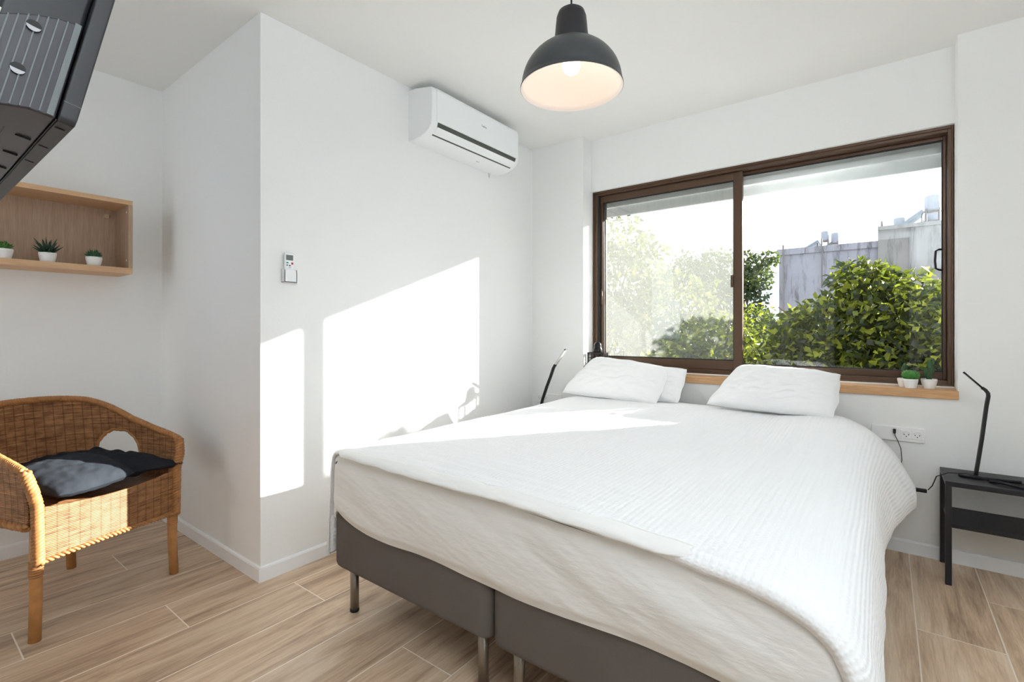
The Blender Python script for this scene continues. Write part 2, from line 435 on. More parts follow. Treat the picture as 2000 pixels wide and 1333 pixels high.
def tank(x, y, z0, r, h, legs, label):
    t_ = thing('water_tank', label, 'water tank', (x, y, z0), 'solar water tanks on the roofs')
    MB().lathe([(0, z0 + legs), (r * .96, z0 + legs), (r, z0 + legs + .03), (r, z0 + legs + h - .04), (r * .9, z0 + legs + h), (0, z0 + legs + h + .02)], (x, y, 0), 20).build('tank_body', TANK, t_)
    for sx in (-1, 1):
        for sy in (-1, 1):
            MB().tube([(x + sx * r * .8, y + sy * r * .8, z0), (x + sx * r * .8, y + sy * r * .8, z0 + legs + .05)], .018, 6).build('leg', PIPE, t_)
    MB().lathe([(r * 1.08, z0 + legs - .03), (r * 1.08, z0 + legs)], (x, y, 0), 20).build('stand_ring', PIPE, t_)
R1, R2 = 3.85, 4.38
tank(-1.72, BY + .6, R1, .12, .33, .47, 'left white water tank of the pair on the lower block roof')
tank(-1.44, BY + .9, R1, .12, .36, .40, 'right white water tank of the pair on the lower block roof')
tank(1.19, BY + .6, R2, .20, .48, .58, 'largest white water tank standing high on the taller block')
tank(1.24, BY + 1.6, R2, .20, .30, .42, 'white water tank just below and behind the largest one')
tank(.38, BY + 1.4, R2, .17, .30, .30, 'small white water tank at the left on the taller block')
def collector(x0, z0, x1, z1, y, wd, label):
    t_ = thing('solar_collector', label, 'solar collector', (x0, y, z0), 'sloping solar collectors on the roofs')
    L = math.hypot(x1 - x0, z1 - z0); a = math.atan2(z1 - z0, x1 - x0)
    M = lambda p: (x0 + p[0] * math.cos(a) - p[2] * math.sin(a), y + p[1], z0 + p[0] * math.sin(a) + p[2] * math.cos(a))
    MB().box((0, 0, 0), (L, wd, .10), M).build('panel', PANEL, t_)
    MB().tube([(x1 - .05, y + .1, z1), (x1 - .05, y + .1, z0 - .05)], .02, 6).build('support', PIPE, t_)
collector(-2.35, 4.0, -1.88, 4.28, BY + .5, 1.0, 'sloping solar collector beside the tank pair on the lower block')
collector(-1.83, 3.95, -1.5, 4.22, BY + .8, .8, 'short collector behind the tank pair on the lower block')
collector(.36, 4.48, .98, 4.95, BY + .5, 1.0, 'long sloping solar collector below the largest tank')
collector(.62, 4.45, 1.05, 4.72, BY + 1.2, .8, 'short collector behind the long one on the taller block')

def leaf_mat(name, a, b, c, tr=.55):
    m = bpy.data.materials.new(name); m.use_nodes = True
    t = NT(m.node_tree)
    g = t.n('ShaderNodeNewGeometry')
    rnd = g.outputs['Random Per Island']
    cc = t.ramp(rnd, [(0.0, a), (.58, b), (.80, c), (1.0, c)])
    p = t.n('ShaderNodeBsdfPrincipled', {'Base Color': cc, 'Roughness': .42, 'Specular IOR Level': .5})
    tl = t.n('ShaderNodeBsdfTranslucent', {'Color': t.mix(.22, cc, (.50, .60, .04, 1))})
    mx = t.n('ShaderNodeMixShader', {'Fac': tr, 1: p.outputs[0], 2: tl.outputs[0]})
    t.n('ShaderNodeOutputMaterial', {'Surface': mx.outputs[0]})
    return m
LEAF1 = leaf_mat('broad_leaf', (.004, .011, .003, 1), (.016, .034, .006, 1), (.25, .27, .02, 1), .38)
LEAF2 = leaf_mat('pale_leaf', (.015, .026, .009, 1), (.05, .06, .018, 1), (.20, .17, .045, 1), .38)
LEAF3 = leaf_mat('dark_fine_leaf', (.012, .03, .012, 1), (.03, .055, .02, 1), (.06, .09, .03, 1), .3)
BARK = mat('bark', srgb(92, 78, 64), .9, vary=.25, vscale=9, bump=(20, .4, (1, 1, .2)))

def foliage(rng, blobs, n, size, droop=.4):
    """blobs: (cx,cy,cz,rx,ry,rz). leaves mostly near the blobs' surfaces. each leaf: folded diamond of 4 triangles"""
    vol = np.array([b[3] * b[4] + b[3] * b[5] + b[4] * b[5] for b in blobs]); vol = vol / vol.sum()
    idx = rng.choice(len(blobs), n, p=vol); B = np.array(blobs)[idx]
    d = rng.normal(size=(n, 3)); d /= np.linalg.norm(d, axis=1)[:, None]
    rad = 1 - np.abs(rng.normal(0, .20, n)); rad = np.clip(rad, .1, 1.06)
    lump = 1 + .16 * np.sin(d[:, 0] * 7 + B[:, 0]) * np.sin(d[:, 2] * 8 + B[:, 1]) + .08 * np.sin(d[:, 1] * 17 + d[:, 0] * 11)
    P = B[:, :3] + d * B[:, 3:] * (rad * lump)[:, None]
    # leaf frame
    ax = d * .6 + rng.normal(size=(n, 3)) * .7; ax[:, 2] -= droop; ax /= np.linalg.norm(ax, axis=1)[:, None]
    nn = rng.normal(size=(n, 3)) + d * .6; nn[:, 2] += .6
    sd_ = np.cross(ax, nn); sd_ /= np.linalg.norm(sd_, axis=1)[:, None]
    nr = np.cross(sd_, ax)
    L = size * rng.uniform(.6, 1.25, n)[:, None]; W = L * .34
    v = np.stack([P, P + ax * L * .38 + sd_ * W + nr * L * .10, P + ax * L, P + ax * L * .38 - sd_ * W + nr * L * .10, P + ax * L * .45], 1)
    base = np.arange(n)[:, None] * 5
    f = np.stack([np.concatenate([base, base + 1, base + 4], 1), np.concatenate([base + 1, base + 2, base + 4], 1), np.concatenate([base + 4, base + 2, base + 3], 1), np.concatenate([base, base + 4, base + 3], 1)], 1).reshape(-1, 3)
    return v.reshape(-1, 3), f
def tree(name, label, cat, root, blobs, n, size, m, seed, group=None, droop=.4):
    rng = np.random.default_rng(seed)
    t_ = thing(name, label, cat, root, group)
    v, f = foliage(rng, blobs, n, size, droop)
    mb = MB(); mb.v = [tuple(x) for x in v.tolist()]; mb.f = [tuple(x) for x in f.tolist()]; mb.sm = [False] * len(mb.f)
    mb.build('foliage', m, t_)
    tr = MB(); c = Vector(root)
    top = Vector((blobs[0][0], blobs[0][1], blobs[0][2]))
    tr.tube([c, c.lerp(top, .35) + Vector((.05, 0, 0)), c.lerp(top, .7), top], [.13, .11, .08, .03], 10)
    tr.build('trunk', BARK, t_)
    for k, b in enumerate(blobs):
        q = Vector(b[:3]); s_ = c.lerp(top, .45 + .3 * rng.random())
        mid = s_.lerp(q, .5) + Vector((0, 0, -.1))
        br = MB().tube([s_, mid, q, q + Vector((rng.normal() * .2, rng.normal() * .2, b[5] * .8))], [.045, .03, .02, .006], 6)
        br.build('branch', BARK, t_)
    return t_
K_ = .66
BT = [(.05, 7.5, .9, 1.15, 1.0, .95), (-.55, 7.3, .95, .72, .7, .62), (.5, 7.3, .95, .62, .7, .80), (-.1, 7.0, .1, 1.2, .8, .9), (-.98, 7.5, .35, .7, .7, .68), (.4, 6.9, .4, .9, .6, .8), (-.3, 7.2, -.6, 1.6, .9, .8), (1.3, 7.3, .4, .9, .8, .9), (-.22, 7.2, 1.75, .34, .3, .26)]
tree('broadleaf_tree', 'broad-leaved green tree filling the right window pane in front of the grey blocks', 'tree', (.2, 5.0, GZ),
     [(x * K_, y * K_, 1.15 + (z - 1.15) * K_, rx * K_, ry * K_, rz * K_) for x, y, z, rx, ry, rz in BT], 32000, .068, LEAF1, 3, 'trees outside the window')
tree('leafy_shrub', 'bushy shrub low at the left edge of the right pane', 'shrub', (-1.5, 8.2, GZ),
     [(-1.6, 8.3, .75, .95, .8, .72), (-2.4, 8.6, .6, .9, .8, .8), (-1.3, 8.0, 0, 1.1, .8, .9), (-2.6, 8.4, -.3, 1.3, .9, .8)], 14000, .085, LEAF1, 5, 'trees outside the window')
tree('pale_tree', 'tall pale sunlit tree behind the insect screen in the left pane', 'tree', (-4.8, 9.4, GZ),
     [(-5.0, 9.6, 2.2, 1.5, 1.2, 1.35), (-4.3, 9.4, 2.1, .95, .9, 1.0), (-6.2, 9.6, 1.6, 1.4, 1.2, 1.3), (-3.4, 9.6, 1.3, 1.0, .9, 1.0), (-4.4, 9.0, .5, 1.6, 1.0, 1.3), (-5.9, 9.0, .3, 1.5, 1, 1.3), (-3.1, 9.2, .3, 1.1, .9, 1.2), (-4.6, 9, -.8, 2.4, 1, 1.2)],
     20000, .13, LEAF2, 7, 'trees outside the window')
tree('dark_tree', 'dark fine-leaved tree beyond the shrub, against the sky', 'tree', (-3.2, 14.0, GZ),
     [(-3.6, 14, 2.6, 1.0, .9, .7), (-2.75, 14, 2.5, .5, .5, .32), (-3.2, 14, 1.9, .8, .7, .55), (-4.4, 14.2, 2.2, 1.2, 1, 1.1), (-3.0, 14, 1.2, .7, .7, .6), (-2.5, 14.0, 3.0, .35, .3, .16)],
     9000, .12, LEAF3, 9, 'trees outside the window')
tree('leafy_bush', 'dark green bush close outside at the lower right of the left pane', 'bush', (-1.5, 5.1, GZ),
     [(-1.22, 5.0, .98, .30, .3, .36), (-1.55, 5.0, .78, .36, .3, .36), (-1.95, 5.1, .60, .34, .3, .32), (-1.4, 4.9, .3, .6, .3, .5), (-2.3, 5.1, .3, .45, .3, .4)],
     6500, .065, LEAF1, 11, 'trees outside the window')
HEDGE = [( -8 + i * 1.5, 12.5 + (i % 3) * .5, .1 + .25 * math.sin(i * 2.1), 1.3, 1, 1.2) for i in range(8)]
tree('hedge', 'row of distant greenery behind the other trees', 'hedge', (-3, 12.6, GZ), HEDGE, 9000, .2, LEAF3, 13)

# ------------------------------------------------------------------ unseen uplight added behind the camera for the fill
tl_ = thing('fill_uplight', 'black uplight added unseen behind the camera for fill light', 'lamp', (.55, -.22, 0))
MB().lathe([(.0, 0), (.13, 0), (.13, .012), (.02, .03), (.0, .03)], (.55, -.22, 0), 32).build('base', BLACKM, tl_)
MB().tube([(.55, -.22, .02), (.55, -.22, 1.72)], .011, 10).build('pole', BLACKM, tl_)
MB().lathe([(.0, 1.70), (.04, 1.705), (.10, 1.74), (.15, 1.80), (.155, 1.83), (.148, 1.83), (.143, 1.802), (.095, 1.75), (.0, 1.73)], (.55, -.22, 0), 32, cap=False).build('bowl', BLACKM, tl_)

# ------------------------------------------------------------------ air conditioner
WHITEP = mat('white_plastic', srgb(240, 242, 243), .35, spec=.4)
GREYV = mat('vent_dark', srgb(72, 76, 70), .5)
AY0, AY1 = 1.957, 2.80
def ac_prof(inset=0.0):
    return [(0.0, 2.277), (.05, 2.275), (.105, 2.280), (.150, 2.294), (.180, 2.312), (.198, 2.334), (.206, 2.362), (.208, 2.42), (.208, 2.535), (.203, 2.548), (.190, 2.556), (.06, 2.583), (0, 2.585)]
ac = thing('air_conditioner', 'white split air conditioner high on the left wall near the corner', 'air conditioner', (XA, (AY0 + AY1) / 2, 2.28))
prof = [(XA + d, z) for d, z in ac_prof()]
body = MB()
poly = prof
ys = [AY0, AY0 + .004, AY0 + .012, AY0 + .03, AY1 - .05, AY1 - .02, AY1 - .006, AY1]
sc = [.965, .985, .996, 1, 1, .985, .96, .93]
cxz = (XA, 2.43); ring = []
for y, s_ in zip(ys, sc):
    ring.append([(XA + (p[0] - XA) * s_, y, 2.43 + (p[1] - 2.43) * s_) for p in poly])
n = len(poly); vs = [p for r in ring for p in r]
fs = [(i * n + k, (i + 1) * n + k, (i + 1) * n + (k + 1) % n, i * n + (k + 1) % n) for i in range(len(ys) - 1) for k in range(n)] + [tuple(range(n)), tuple(reversed(range((len(ys) - 1) * n, len(ys) * n)))]
body.add(vs, fs, None, True); o = body.build('housing', WHITEP, ac)
em = o.modifiers.new('es', 'EDGE_SPLIT'); em.split_angle = math.radians(40)
# front cover panel, 3 mm proud
fp = MB().prism([(XA + .204, 2.355), (XA + .2105, 2.362), (XA + .2115, 2.42), (XA + .2115, 2.535), (XA + .205, 2.551), (XA + .195, 2.556), (XA + .195, 2.36)], 'y', AY0 + .034, AY1 - .028)
fp = [p for p in [0]]
def ac_strip(name, pts, y0, y1, m, par):
    """thin shell that follows the given (depth,z) polyline, 2 mm thick"""
    k = len(pts); vs = []
    for y in (y0, y1):
        for (d, z) in pts: vs.append((XA + d, y, z))
        for (d, z) in pts: vs.append((XA + d - .004, y, z + .002))
    fs = []
    for i in range(k - 1):
        fs += [(i, i + 1, 2 * k + i + 1, 2 * k + i), (k + i, 3 * k + i, 3 * k + i + 1, k + i + 1), (i, k + i, k + i + 1, i + 1), (2 * k + i, 2 * k + i + 1, 3 * k + i + 1, 3 * k + i)]
    fs += [(0, 2 * k, 3 * k, k), (k - 1, 2 * k - 1, 4 * k - 1, 3 * k - 1)]
    o_ = MB().add(vs, fs, None, False).build(name, m, par)
    return o_
ac_strip('front_panel', [(.2085, 2.356), (.2105, 2.37), (.211, 2.42), (.211, 2.535), (.206, 2.549)], AY0 + .032, AY1 - .03, WHITEP, ac)
ac_strip('outlet_slot', [(.1975, 2.330), (.2045, 2.344), (.208, 2.354)], AY0 + .045, AY1 - .05, GREYV, ac)
ac_strip('lower_slot', [(.1535, 2.2935), (.163, 2.2985)], AY0 + .045, AY1 - .05, GREYV, ac)
ac_strip('air_vane', [(.163, 2.2975), (.181, 2.3095), (.1995, 2.331)], AY0 + .048, AY1 - .053, WHITEP, ac)
MARKG = mat('grey_print', srgb(150, 152, 156), .5)
def text_obj(body_, size, loc, rot, m, parent, name='lettering', ext=.0003):
    cu = bpy.data.curves.new(name, 'FONT'); cu.body = body_; cu.size = size; cu.extrude = ext; cu.align_x = 'CENTER'; cu.align_y = 'CENTER'
    tmp = bpy.data.objects.new(name + '_tmp', cu); COL.objects.link(tmp)
    dg = bpy.context.evaluated_depsgraph_get(); me = bpy.data.meshes.new_from_object(tmp.evaluated_get(dg))
    COL.objects.unlink(tmp); bpy.data.objects.remove(tmp)
    me.materials.clear(); me.materials.append(m)
    o_ = bpy.data.objects.new(name, me); COL.objects.link(o_)
    q = parent
    while q.parent: q = q.parent
    o_.parent = parent; o_.location = Vector(loc) - ROOTLOC[q.name]; o_.rotation_euler = rot
    return o_
text_obj('Tadiran', .017, (XA + .2117, 2.405, 2.462), (math.pi / 2, 0, math.pi / 2), MARKG, ac, 'logo_lettering')
text_obj('inverter', .010, (XA + .10, 2.47, 2.2765), (math.pi, 0, math.pi / 2), MARKG, ac, 'small_lettering')
dm = MB().tube([(XA + .006, 2.90 - .21, 2.285), (XA + .006, 2.90 - .20, 2.245), (XA + .006, 2.90 - .19, 2.285)], .0015, 6)
dm.build('hanging_cord', MARKG, ac)

# ------------------------------------------------------------------ remote control in its wall holder
rc = thing('remote_control', 'white air conditioner remote in a holder on the sunlit wall', 'remote control', (XA, 1.21, 1.40))
MB().box((XA + .004, 1.186, 1.385), (XA + .022, 1.238, 1.517)).build('remote_body', WHITEP, rc, bevel=.006)
hd = MB().box((XA, 1.180, 1.375), (XA + .004, 1.244, 1.44)); hd.box((XA, 1.180, 1.375), (XA + .028, 1.186, 1.438)); hd.box((XA, 1.238, 1.375), (XA + .028, 1.244, 1.438)); hd.box((XA, 1.180, 1.375), (XA + .028, 1.244, 1.381)); hd.box((XA + .024, 1.180, 1.375), (XA + .028, 1.244, 1.436))
hd.build('holder', WHITEP, rc, bevel=.0015)
MB().box((XA + .0215, 1.192, 1.481), (XA + .0228, 1.226, 1.506)).build('display', mat('lcd_grey', srgb(112, 122, 118), .25), rc)
def button(y, z, ry, rz, c): MB().box((XA + .0215, y - ry, z - rz), (XA + .0235, y + ry, z + rz)).build('button', mat('button_' + str(len(bpy.data.materials)), c, .5), rc, bevel=.001)
button(1.198, 1.469, .0055, .003, srgb(30, 150, 110)); button(1.222, 1.467, .005, .005, srgb(190, 70, 70)); button(1.197, 1.457, .004, .003, srgb(110, 120, 150)); button(1.210, 1.456, .004, .003, srgb(110, 70, 80)); button(1.210, 1.446, .006, .0015, srgb(170, 160, 170))

# ------------------------------------------------------------------ pendant lamp
LAMPX, LAMPY, LAMPZ = -.925, 1.575, 2.043
BLKENAM = mat('dark_enamel', srgb(50, 53, 55), .35, spec=.5)
INNER = mat('warm_white_enamel', srgb(246, 238, 232), .5)
lamp = thing('pendant_lamp', 'black dome pendant lamp with lit bulb hanging from the ceiling', 'lamp', (LAMPX, LAMPY, H))
Rr = .1845
outer = []
for k in range(15):
    a = k / 14 * math.radians(74)
    outer.append((Rr * math.cos(a) ** .92 if k else Rr, LAMPZ + .008 + .165 * math.sin(a)))
outer = [(Rr + .004, LAMPZ), (Rr + .004, LAMPZ + .006)] + outer
inn = [(max(r - .006, .002), z - .004) for r, z in outer[2:]]
sh = MB().lathe(outer, (LAMPX, LAMPY, 0), 64, cap=False)
sh.build('lamp_shade', BLKENAM, lamp)
MB().lathe([(Rr + .003, LAMPZ - .0005)] + inn + [(.0, inn[-1][1])], (LAMPX, LAMPY, 0), 64, cap=False).build('shade_lining', INNER, lamp)
zt = outer[-1][1]
MB().lathe([(.065, zt - .012), (.064, zt), (.055, zt + .096), (.048, zt + .116), (.03, zt + .129), (.006, zt + .132), (.0, zt + .133)], (LAMPX, LAMPY, 0), 40).build('socket_cap', mat('dark_cap', srgb(34, 33, 35), .45), lamp)
MB().tube([(LAMPX, LAMPY, zt + .128), (LAMPX, LAMPY, H)], .0035, 8).build('cord', BLACKP, lamp)
MB().lathe([(.0, H - .03), (.04, H - .028), (.05, H - .01), (.05, H)], (LAMPX, LAMPY, 0), 32).build('ceiling_rose', BLACKP, lamp)
bz = LAMPZ + .085
blb = MB().lathe([(.0, bz - .034), (.012, bz - .032), (.024, bz - .024), (.032, bz - .010), (.034, bz + .002), (.031, bz + .018), (.022, bz + .038), (.015, bz + .055), (.013, bz + .07)], (LAMPX, LAMPY, 0), 32)
blb.build('bulb', mat('lit_bulb', (1, .9, .78, 1), .5, emit=((1.0, .88, .76, 1), 2.4)), lamp)
pd = bpy.data.lights.new('bulb_light', 'POINT'); pd.energy = .26; pd.color = (1.0, .80, .64); pd.shadow_soft_size = .03
pl = bpy.data.objects.new('bulb_light', pd); COL.objects.link(pl); pl.location = (LAMPX, LAMPY, bz - .05)

# ------------------------------------------------------------------ bed
SHEET = mat('white_sheet', srgb(240, 239, 237), .85, spec=.1, bump=(13, .28, (1, 1, 3.5)))
BEDGREY = mat('grey_bed_fabric', srgb(106, 100, 96), .9, spec=.1, bump=(140, .1, (1, 1, 1)), vary=.05, vscale=4)
def rounded_rect(x0, x1, y0, y1, r, seg=6):
    pts = []
    for cx, cy, a0 in ((x1 - r, y1 - r, 0), (x0 + r, y1 - r, 90), (x0 + r, y0 + r, 180), (x1 - r, y0 + r, 270)):
        for k in range(seg + 1):
            a = math.radians(a0 + 90 * k / seg); pts.append((cx + r * math.cos(a), cy + r * math.sin(a)))
    return pts
def bed_base(x0, x1, label):
    t_ = thing('bed_base', label, 'bed base', ((x0 + x1) / 2, 2.15, 0), 'grey upholstered bed bases')
    P = rounded_rect(x0, x1, 1.155, 3.17, .035)
    mb = MB(); rings = []
    for z, s_ in ((.182, .022), (.184, .010), (.192, .003), (.205, 0), (.40, 0), (.437, 0), (.44, .004)):
        rings.append([(p[0] + (1 if p[0] < (x0 + x1) / 2 else -1) * s_ + .0025 * fn(p[0] * 7, p[1] * 7, z * 9), p[1] + (1 if p[1] < 2.1 else -1) * s_, z + (.006 * fn(p[0] * 5, p[1] * 5, 2) if z < .21 else 0)) for p in P])
    n = len(P); vs = [p for r in rings for p in r]
    fs = [(i * n + k, i * n + (k + 1) % n, (i + 1) * n + (k + 1) % n, (i + 1) * n + k) for i in range(len(rings) - 1) for k in range(n)] + [tuple(reversed(range(n))), tuple(range((len(rings) - 1) * n, len(rings) * n))]
    mb.add(vs, fs, None, True); o_ = mb.build('upholstered_box', BEDGREY, t_)
    e = o_.modifiers.new('es', 'EDGE_SPLIT'); e.split_angle = math.radians(50)
    for lx in (x0 + .075, x1 - .062):
        for ly in (1.205, 3.09):
            L = MB().lathe([(.0, .008), (.0175, .008), (.0175, .19)], (lx, ly, 0), 20).build('leg', STEEL, t_)
            MB().lathe([(.0, 0), (.0185, 0), (.0185, .012), (.0, .012)], (lx, ly, 0), 20).build('foot_cap', BLACKP, L)
    return t_
bed_base(-1.805, -.974, 'grey fabric bed base on steel legs, left of the pair, nearer the sunlit wall')
bed_base(-.966, -.135, 'grey fabric bed base on steel legs, right of the pair')

# mattress cross-section (x,z) from left bottom over the top to right bottom
def interp(poly, n):
    P = np.array(poly); d = np.r_[0, np.cumsum(np.linalg.norm(np.diff(P, axis=0), axis=1))]
    s_ = np.linspace(0, d[-1], n)
    return np.stack([np.interp(s_, d, P[:, 0]), np.interp(s_, d, P[:, 1])], 1)
mprof = [(-1.772, .40), (-1.774, .44), (-1.772, .60), (-1.766, .637), (-1.745, .655), (-1.70, .659), (-1.3, .659), (-.86, .658), (-.66, .652), (-.54, .645), (-.351, .633), (-.243, .62), (-.157, .603), (-.100, .582), (-.064, .546), (-.046, .488), (-.040, .42), (-.040, .34)]
MP = interp(mprof, 150)
def smooth(P, k=3):
    Q = P.copy()
    for _ in range(k): Q[1:-1] = (Q[:-2] + Q[1:-1] * 2 + Q[2:]) / 4
    return Q
MP = smooth(MP, 3)
def zbot(x): return .372 + .062 * math.exp(-(x + 1.77) / .10) + .006 * math.sin(x * 9)
mat_ = MB()
# front face: for each x-station between, fill between outline and bottom; outline of section scaled to rounded front
cen = np.array([-.92, .5])
vals = [1.20, 1.16, 1.142, 1.133, 1.130]; ins = [0, 0, .003, .010, .024]
yss = list(np.linspace(3.16, 1.20, 40)) + vals[1:]
inss = [0] * 40 + ins[1:]
G = np.zeros((len(yss), len(MP), 3))
for i, (y, s_) in enumerate(zip(yss, inss)):
    for j, (x, z) in enumerate(MP):
        dx = s_ * np.sign(cen[0] - x) * (1 if z < .64 else .2); dz = -s_ * (1 if z > .5 else 0)
        G[i, j] = (x + dx, y + .001 * fn(x * 5, z * 5), z + dz)
mat_.grid(G)
# front face as grid: columns by x, rows from section height to bottom
cols = 190; rows = 46
xs = np.linspace(-1.748, -.064, cols)
tx, tz = MP[:, 0], MP[:, 1]
top_mask = tz > .55
FG = np.zeros((cols, rows, 3))
zs_top = np.interp(xs, np.r_[-1.748, -1.73, -1.70, -1.3, -.86, -.54, -.351, -.243, -.157, -.112, -.085, -.064], np.r_[.61, .632, .635, .635, .634, .621, .609, .596, .578, .558, .53, .48])
for i, x in enumerate(xs):
    zb = zbot(x)
    for j in range(rows):
        f = j / (rows - 1); z = zs_top[i] * (1 - f) + zb * f
        # diagonal soft wrinkles
        q = x * .9 + z * 2.6
        wr = .007 * fn(x * 2.2 + 3, z * 9 + x * 2.5, 1.0) + .0045 * fn(x * 4, z * 16 + x * 5, 2.0) + .0012 * fn(x * 12, z * 60 + x * 20, 5)
        belly = .010 * math.sin(math.pi * min(1, f * 1.05)) ; tuck = .02 * max(0, f - .88) / .12
        FG[i, j] = (x, 1.130 - belly - wr * min(1, f * 6) + tuck * .6, z)
mat_.grid(FG)
# side fill strips linking front face edge to section (left and right)
for side in (0, -1):
    L = FG[side]
    yy = G[-1][:12] if side == 0 else G[-1][-30:][::-1]
    k = min(len(L), 46)
    seg = np.zeros((2, k, 3)); seg[0] = L[:k]
    zz = L[:k, 2]
    arr = yy[np.argsort(yy[:, 2])]
    seg[1, :, 0] = np.interp(zz, arr[:, 2], arr[:, 0]); seg[1, :, 1] = 1.13; seg[1, :, 2] = zz
    mat_.grid(seg)
mo = mat_.build('mattress', SHEET)
tag(mo, 'wide mattress under a white fitted sheet, resting on both grey bases', 'mattress')
mo.data.update()

def duvet_mat():
    m = bpy.data.materials.new('white_duvet_cover'); m.use_nodes = True
    t = NT(m.node_tree)
    uv = t.n('ShaderNodeTexCoord').outputs['UV']; tc = t.n('ShaderNodeTexCoord').outputs['Object']
    wv = t.n('ShaderNodeTexWave', {'Vector': uv, 'Scale': 19.0, 'Distortion': .6, 'Detail': 1.0, 'Detail Scale': 2.0}, wave_type='BANDS', bands_direction='X', wave_profile='SIN').outputs[1]
    wv2 = t.n('ShaderNodeTexWave', {'Vector': uv, 'Scale': 40.0, 'Distortion': .4}, wave_type='BANDS', bands_direction='Y').outputs[1]
    n2 = t.noise(t.mapping(tc, (1, 1.3, 2)), 24, 6, .62, .4)
    h = t.math('ADD', t.math('ADD', t.math('MULTIPLY', wv, .26), t.math('MULTIPLY', t.math('MULTIPLY', wv, wv2), .18)), t.math('MULTIPLY', n2, .5))
    p = t.n('ShaderNodeBsdfPrincipled', {'Base Color': srgb(243, 243, 244), 'Roughness': .85, 'Specular IOR Level': .1})
    b = t.n('ShaderNodeBump', {'Height': h, 'Strength': .55, 'Distance': .006}); t.t.links.new(b.outputs[0], p.inputs['Normal'])
    t.n('ShaderNodeOutputMaterial', {'Surface': p.outputs[0]})
    return m
DUVET = duvet_mat()
dprof = [(-1.830, .235), (-1.822, .30), (-1.812, .40), (-1.806, .50), (-1.798, .60), (-1.785, .65), (-1.757, .674), (-1.70, .679), (-1.3, .679), (-.86, .678), (-.66, .673), (-.54, .667), (-.351, .656), (-.243, .645), (-.157, .630), (-.095, .606), (-.052, .568), (-.026, .515), (-.012, .45), (-.004, .39), (.0, .33), (-.004, .29)]
DP = smooth(interp(dprof, 230), 4)
nd = len(DP)
arc = np.r_[0, np.cumsum(np.linalg.norm(np.diff(DP, axis=0), axis=1))]
tang = np.gradient(DP, axis=0); tang /= np.linalg.norm(tang, axis=1)[:, None]
nrm = np.stack([-tang[:, 1], tang[:, 0]], 1)
ny = 190
vy = np.r_[np.linspace(0, .05, 14)[:-1], np.linspace(.05, 2.02, ny - 13)]
D = np.zeros((nd, len(vy), 3)); U = np.zeros((nd, len(vy), 2))
for i in range(nd):
    x, z = DP[i]; nx, nz_ = nrm[i]
    onright = max(0, min(1, (x + .16) / .14)); onleft = 1 if x < -1.77 else 0
    hang = max(0, min(1, (.60 - z) / .25))
    for j, v in enumerate(vy):
        y = 1.112 + v
        wr = .0045 * fn(x * 2.5, y * 2.5, 0, 1) + .003 * fn(x * 7, y * 7 + x * 3, 1, 2)
        # fine folds parallel to the front hem
        k = math.exp(-v / .16)
        wr += k * (.006 * fn(x * 3.5, v * 34 + x * 2.5, 3, 3) + .004 * fn(x * 9, v * 60, 4))
        # folds in the hanging right side
        wr += hang * (onright) * (.009 * fn(arc[i] * 3, y * 5.2 + z * 3, 6) + .006 * fn(arc[i] * 6, y * 13 + z * 4, 7))
        wr += hang * onleft * (.006 * fn(arc[i] * 3, y * 9, 8))
        # puff near the head end on the right
        puff = .050 * math.exp(-((x + .20) / .22) ** 2) * max(0, min(1, (y - 2.3) / .7)) + .012 * math.exp(-((y - 2.9) / .3) ** 2)
        flare = .115 * max(0, min(1, (y - 2.35) / .6)) ** 1.5 * max(0, min(1, (.66 - z) / .30)) * onright
        # front roll: edge drops and tucks under
        dz = 0; dy = 0
        r = .009 + .019 * max(0, min(1, (x + .75) / .5))
        if v < .05:
            a = (1 - v / .05) * math.pi * .75
            dy = 0; 
            back = r * (1 - math.cos(a)); down = back
            yy = 1.112 + .05 - .0 - r * math.sin(a) * 1.6
            off = -r * (1 - math.cos(a)) * (.9 + .3 * fn(x * 5, 1, 2))
            y = yy + .002 + .012 * fn(x * 2.3, .5, 9) + .004 * fn(x * 8, .2, 9) - .012
        else: off = 0; y = y + (.012 * fn(x * 2.3, .5, 9) + .004 * fn(x * 8, .2, 9) - .012) * math.exp(-(v - .05) / .08)
        hemz = .02 * fn(y * 3.1, 0, 4) * hang - .007 * math.exp(-v / .25) * (1 - hang)
        D[i, j] = (x + nx * (wr + off) + flare, y, z + nz_ * (wr + off) + puff + hemz)
        U[i, j] = (arc[i], v)
dm_ = MB().grid(D, U)
do = dm_.build('duvet', DUVET)
so = do.modifiers.new('solid', 'SOLIDIFY'); so.thickness = .012; so.offset = -1
tag(do, 'white striped duvet spread over the bed, hanging down its right side', 'duvet')
# second layer of the duvet cover showing as a flap along the foot edge
fl = np.zeros((200, 10, 3))
for i in range(200):
    x = -1.74 + i / 199 * 1.56
    zt_ = float(np.interp(x, DP[:, 0], DP[:, 1])) if x > -1.75 else .67
    amp = .5 + .5 * fn(x * 2.2, 3, 3)
    for j in range(10):
        f = j / 9
        tp = max(0.0, min(1.0, (-.20 - x) / .22)) * max(0.0, min(1.0, (x + 1.76) / .08))
        y = 1.150 - .040 * math.sin(f * math.pi * .55) * tp - .006 * amp * f * tp + .004 * fn(x * 11, f * 3)
        z = zt_ - .006 - .030 * f ** 1.5 * (.35 + .75 * amp) * tp - .004 * (1 - tp) + .003 * fn(x * 14, f * 5, 4)
        fl[i, j] = (x, y, z)
fo = MB().grid(fl).build('cover_flap', SHEET, do); s2 = fo.modifiers.new('solid', 'SOLIDIFY'); s2.thickness = .004

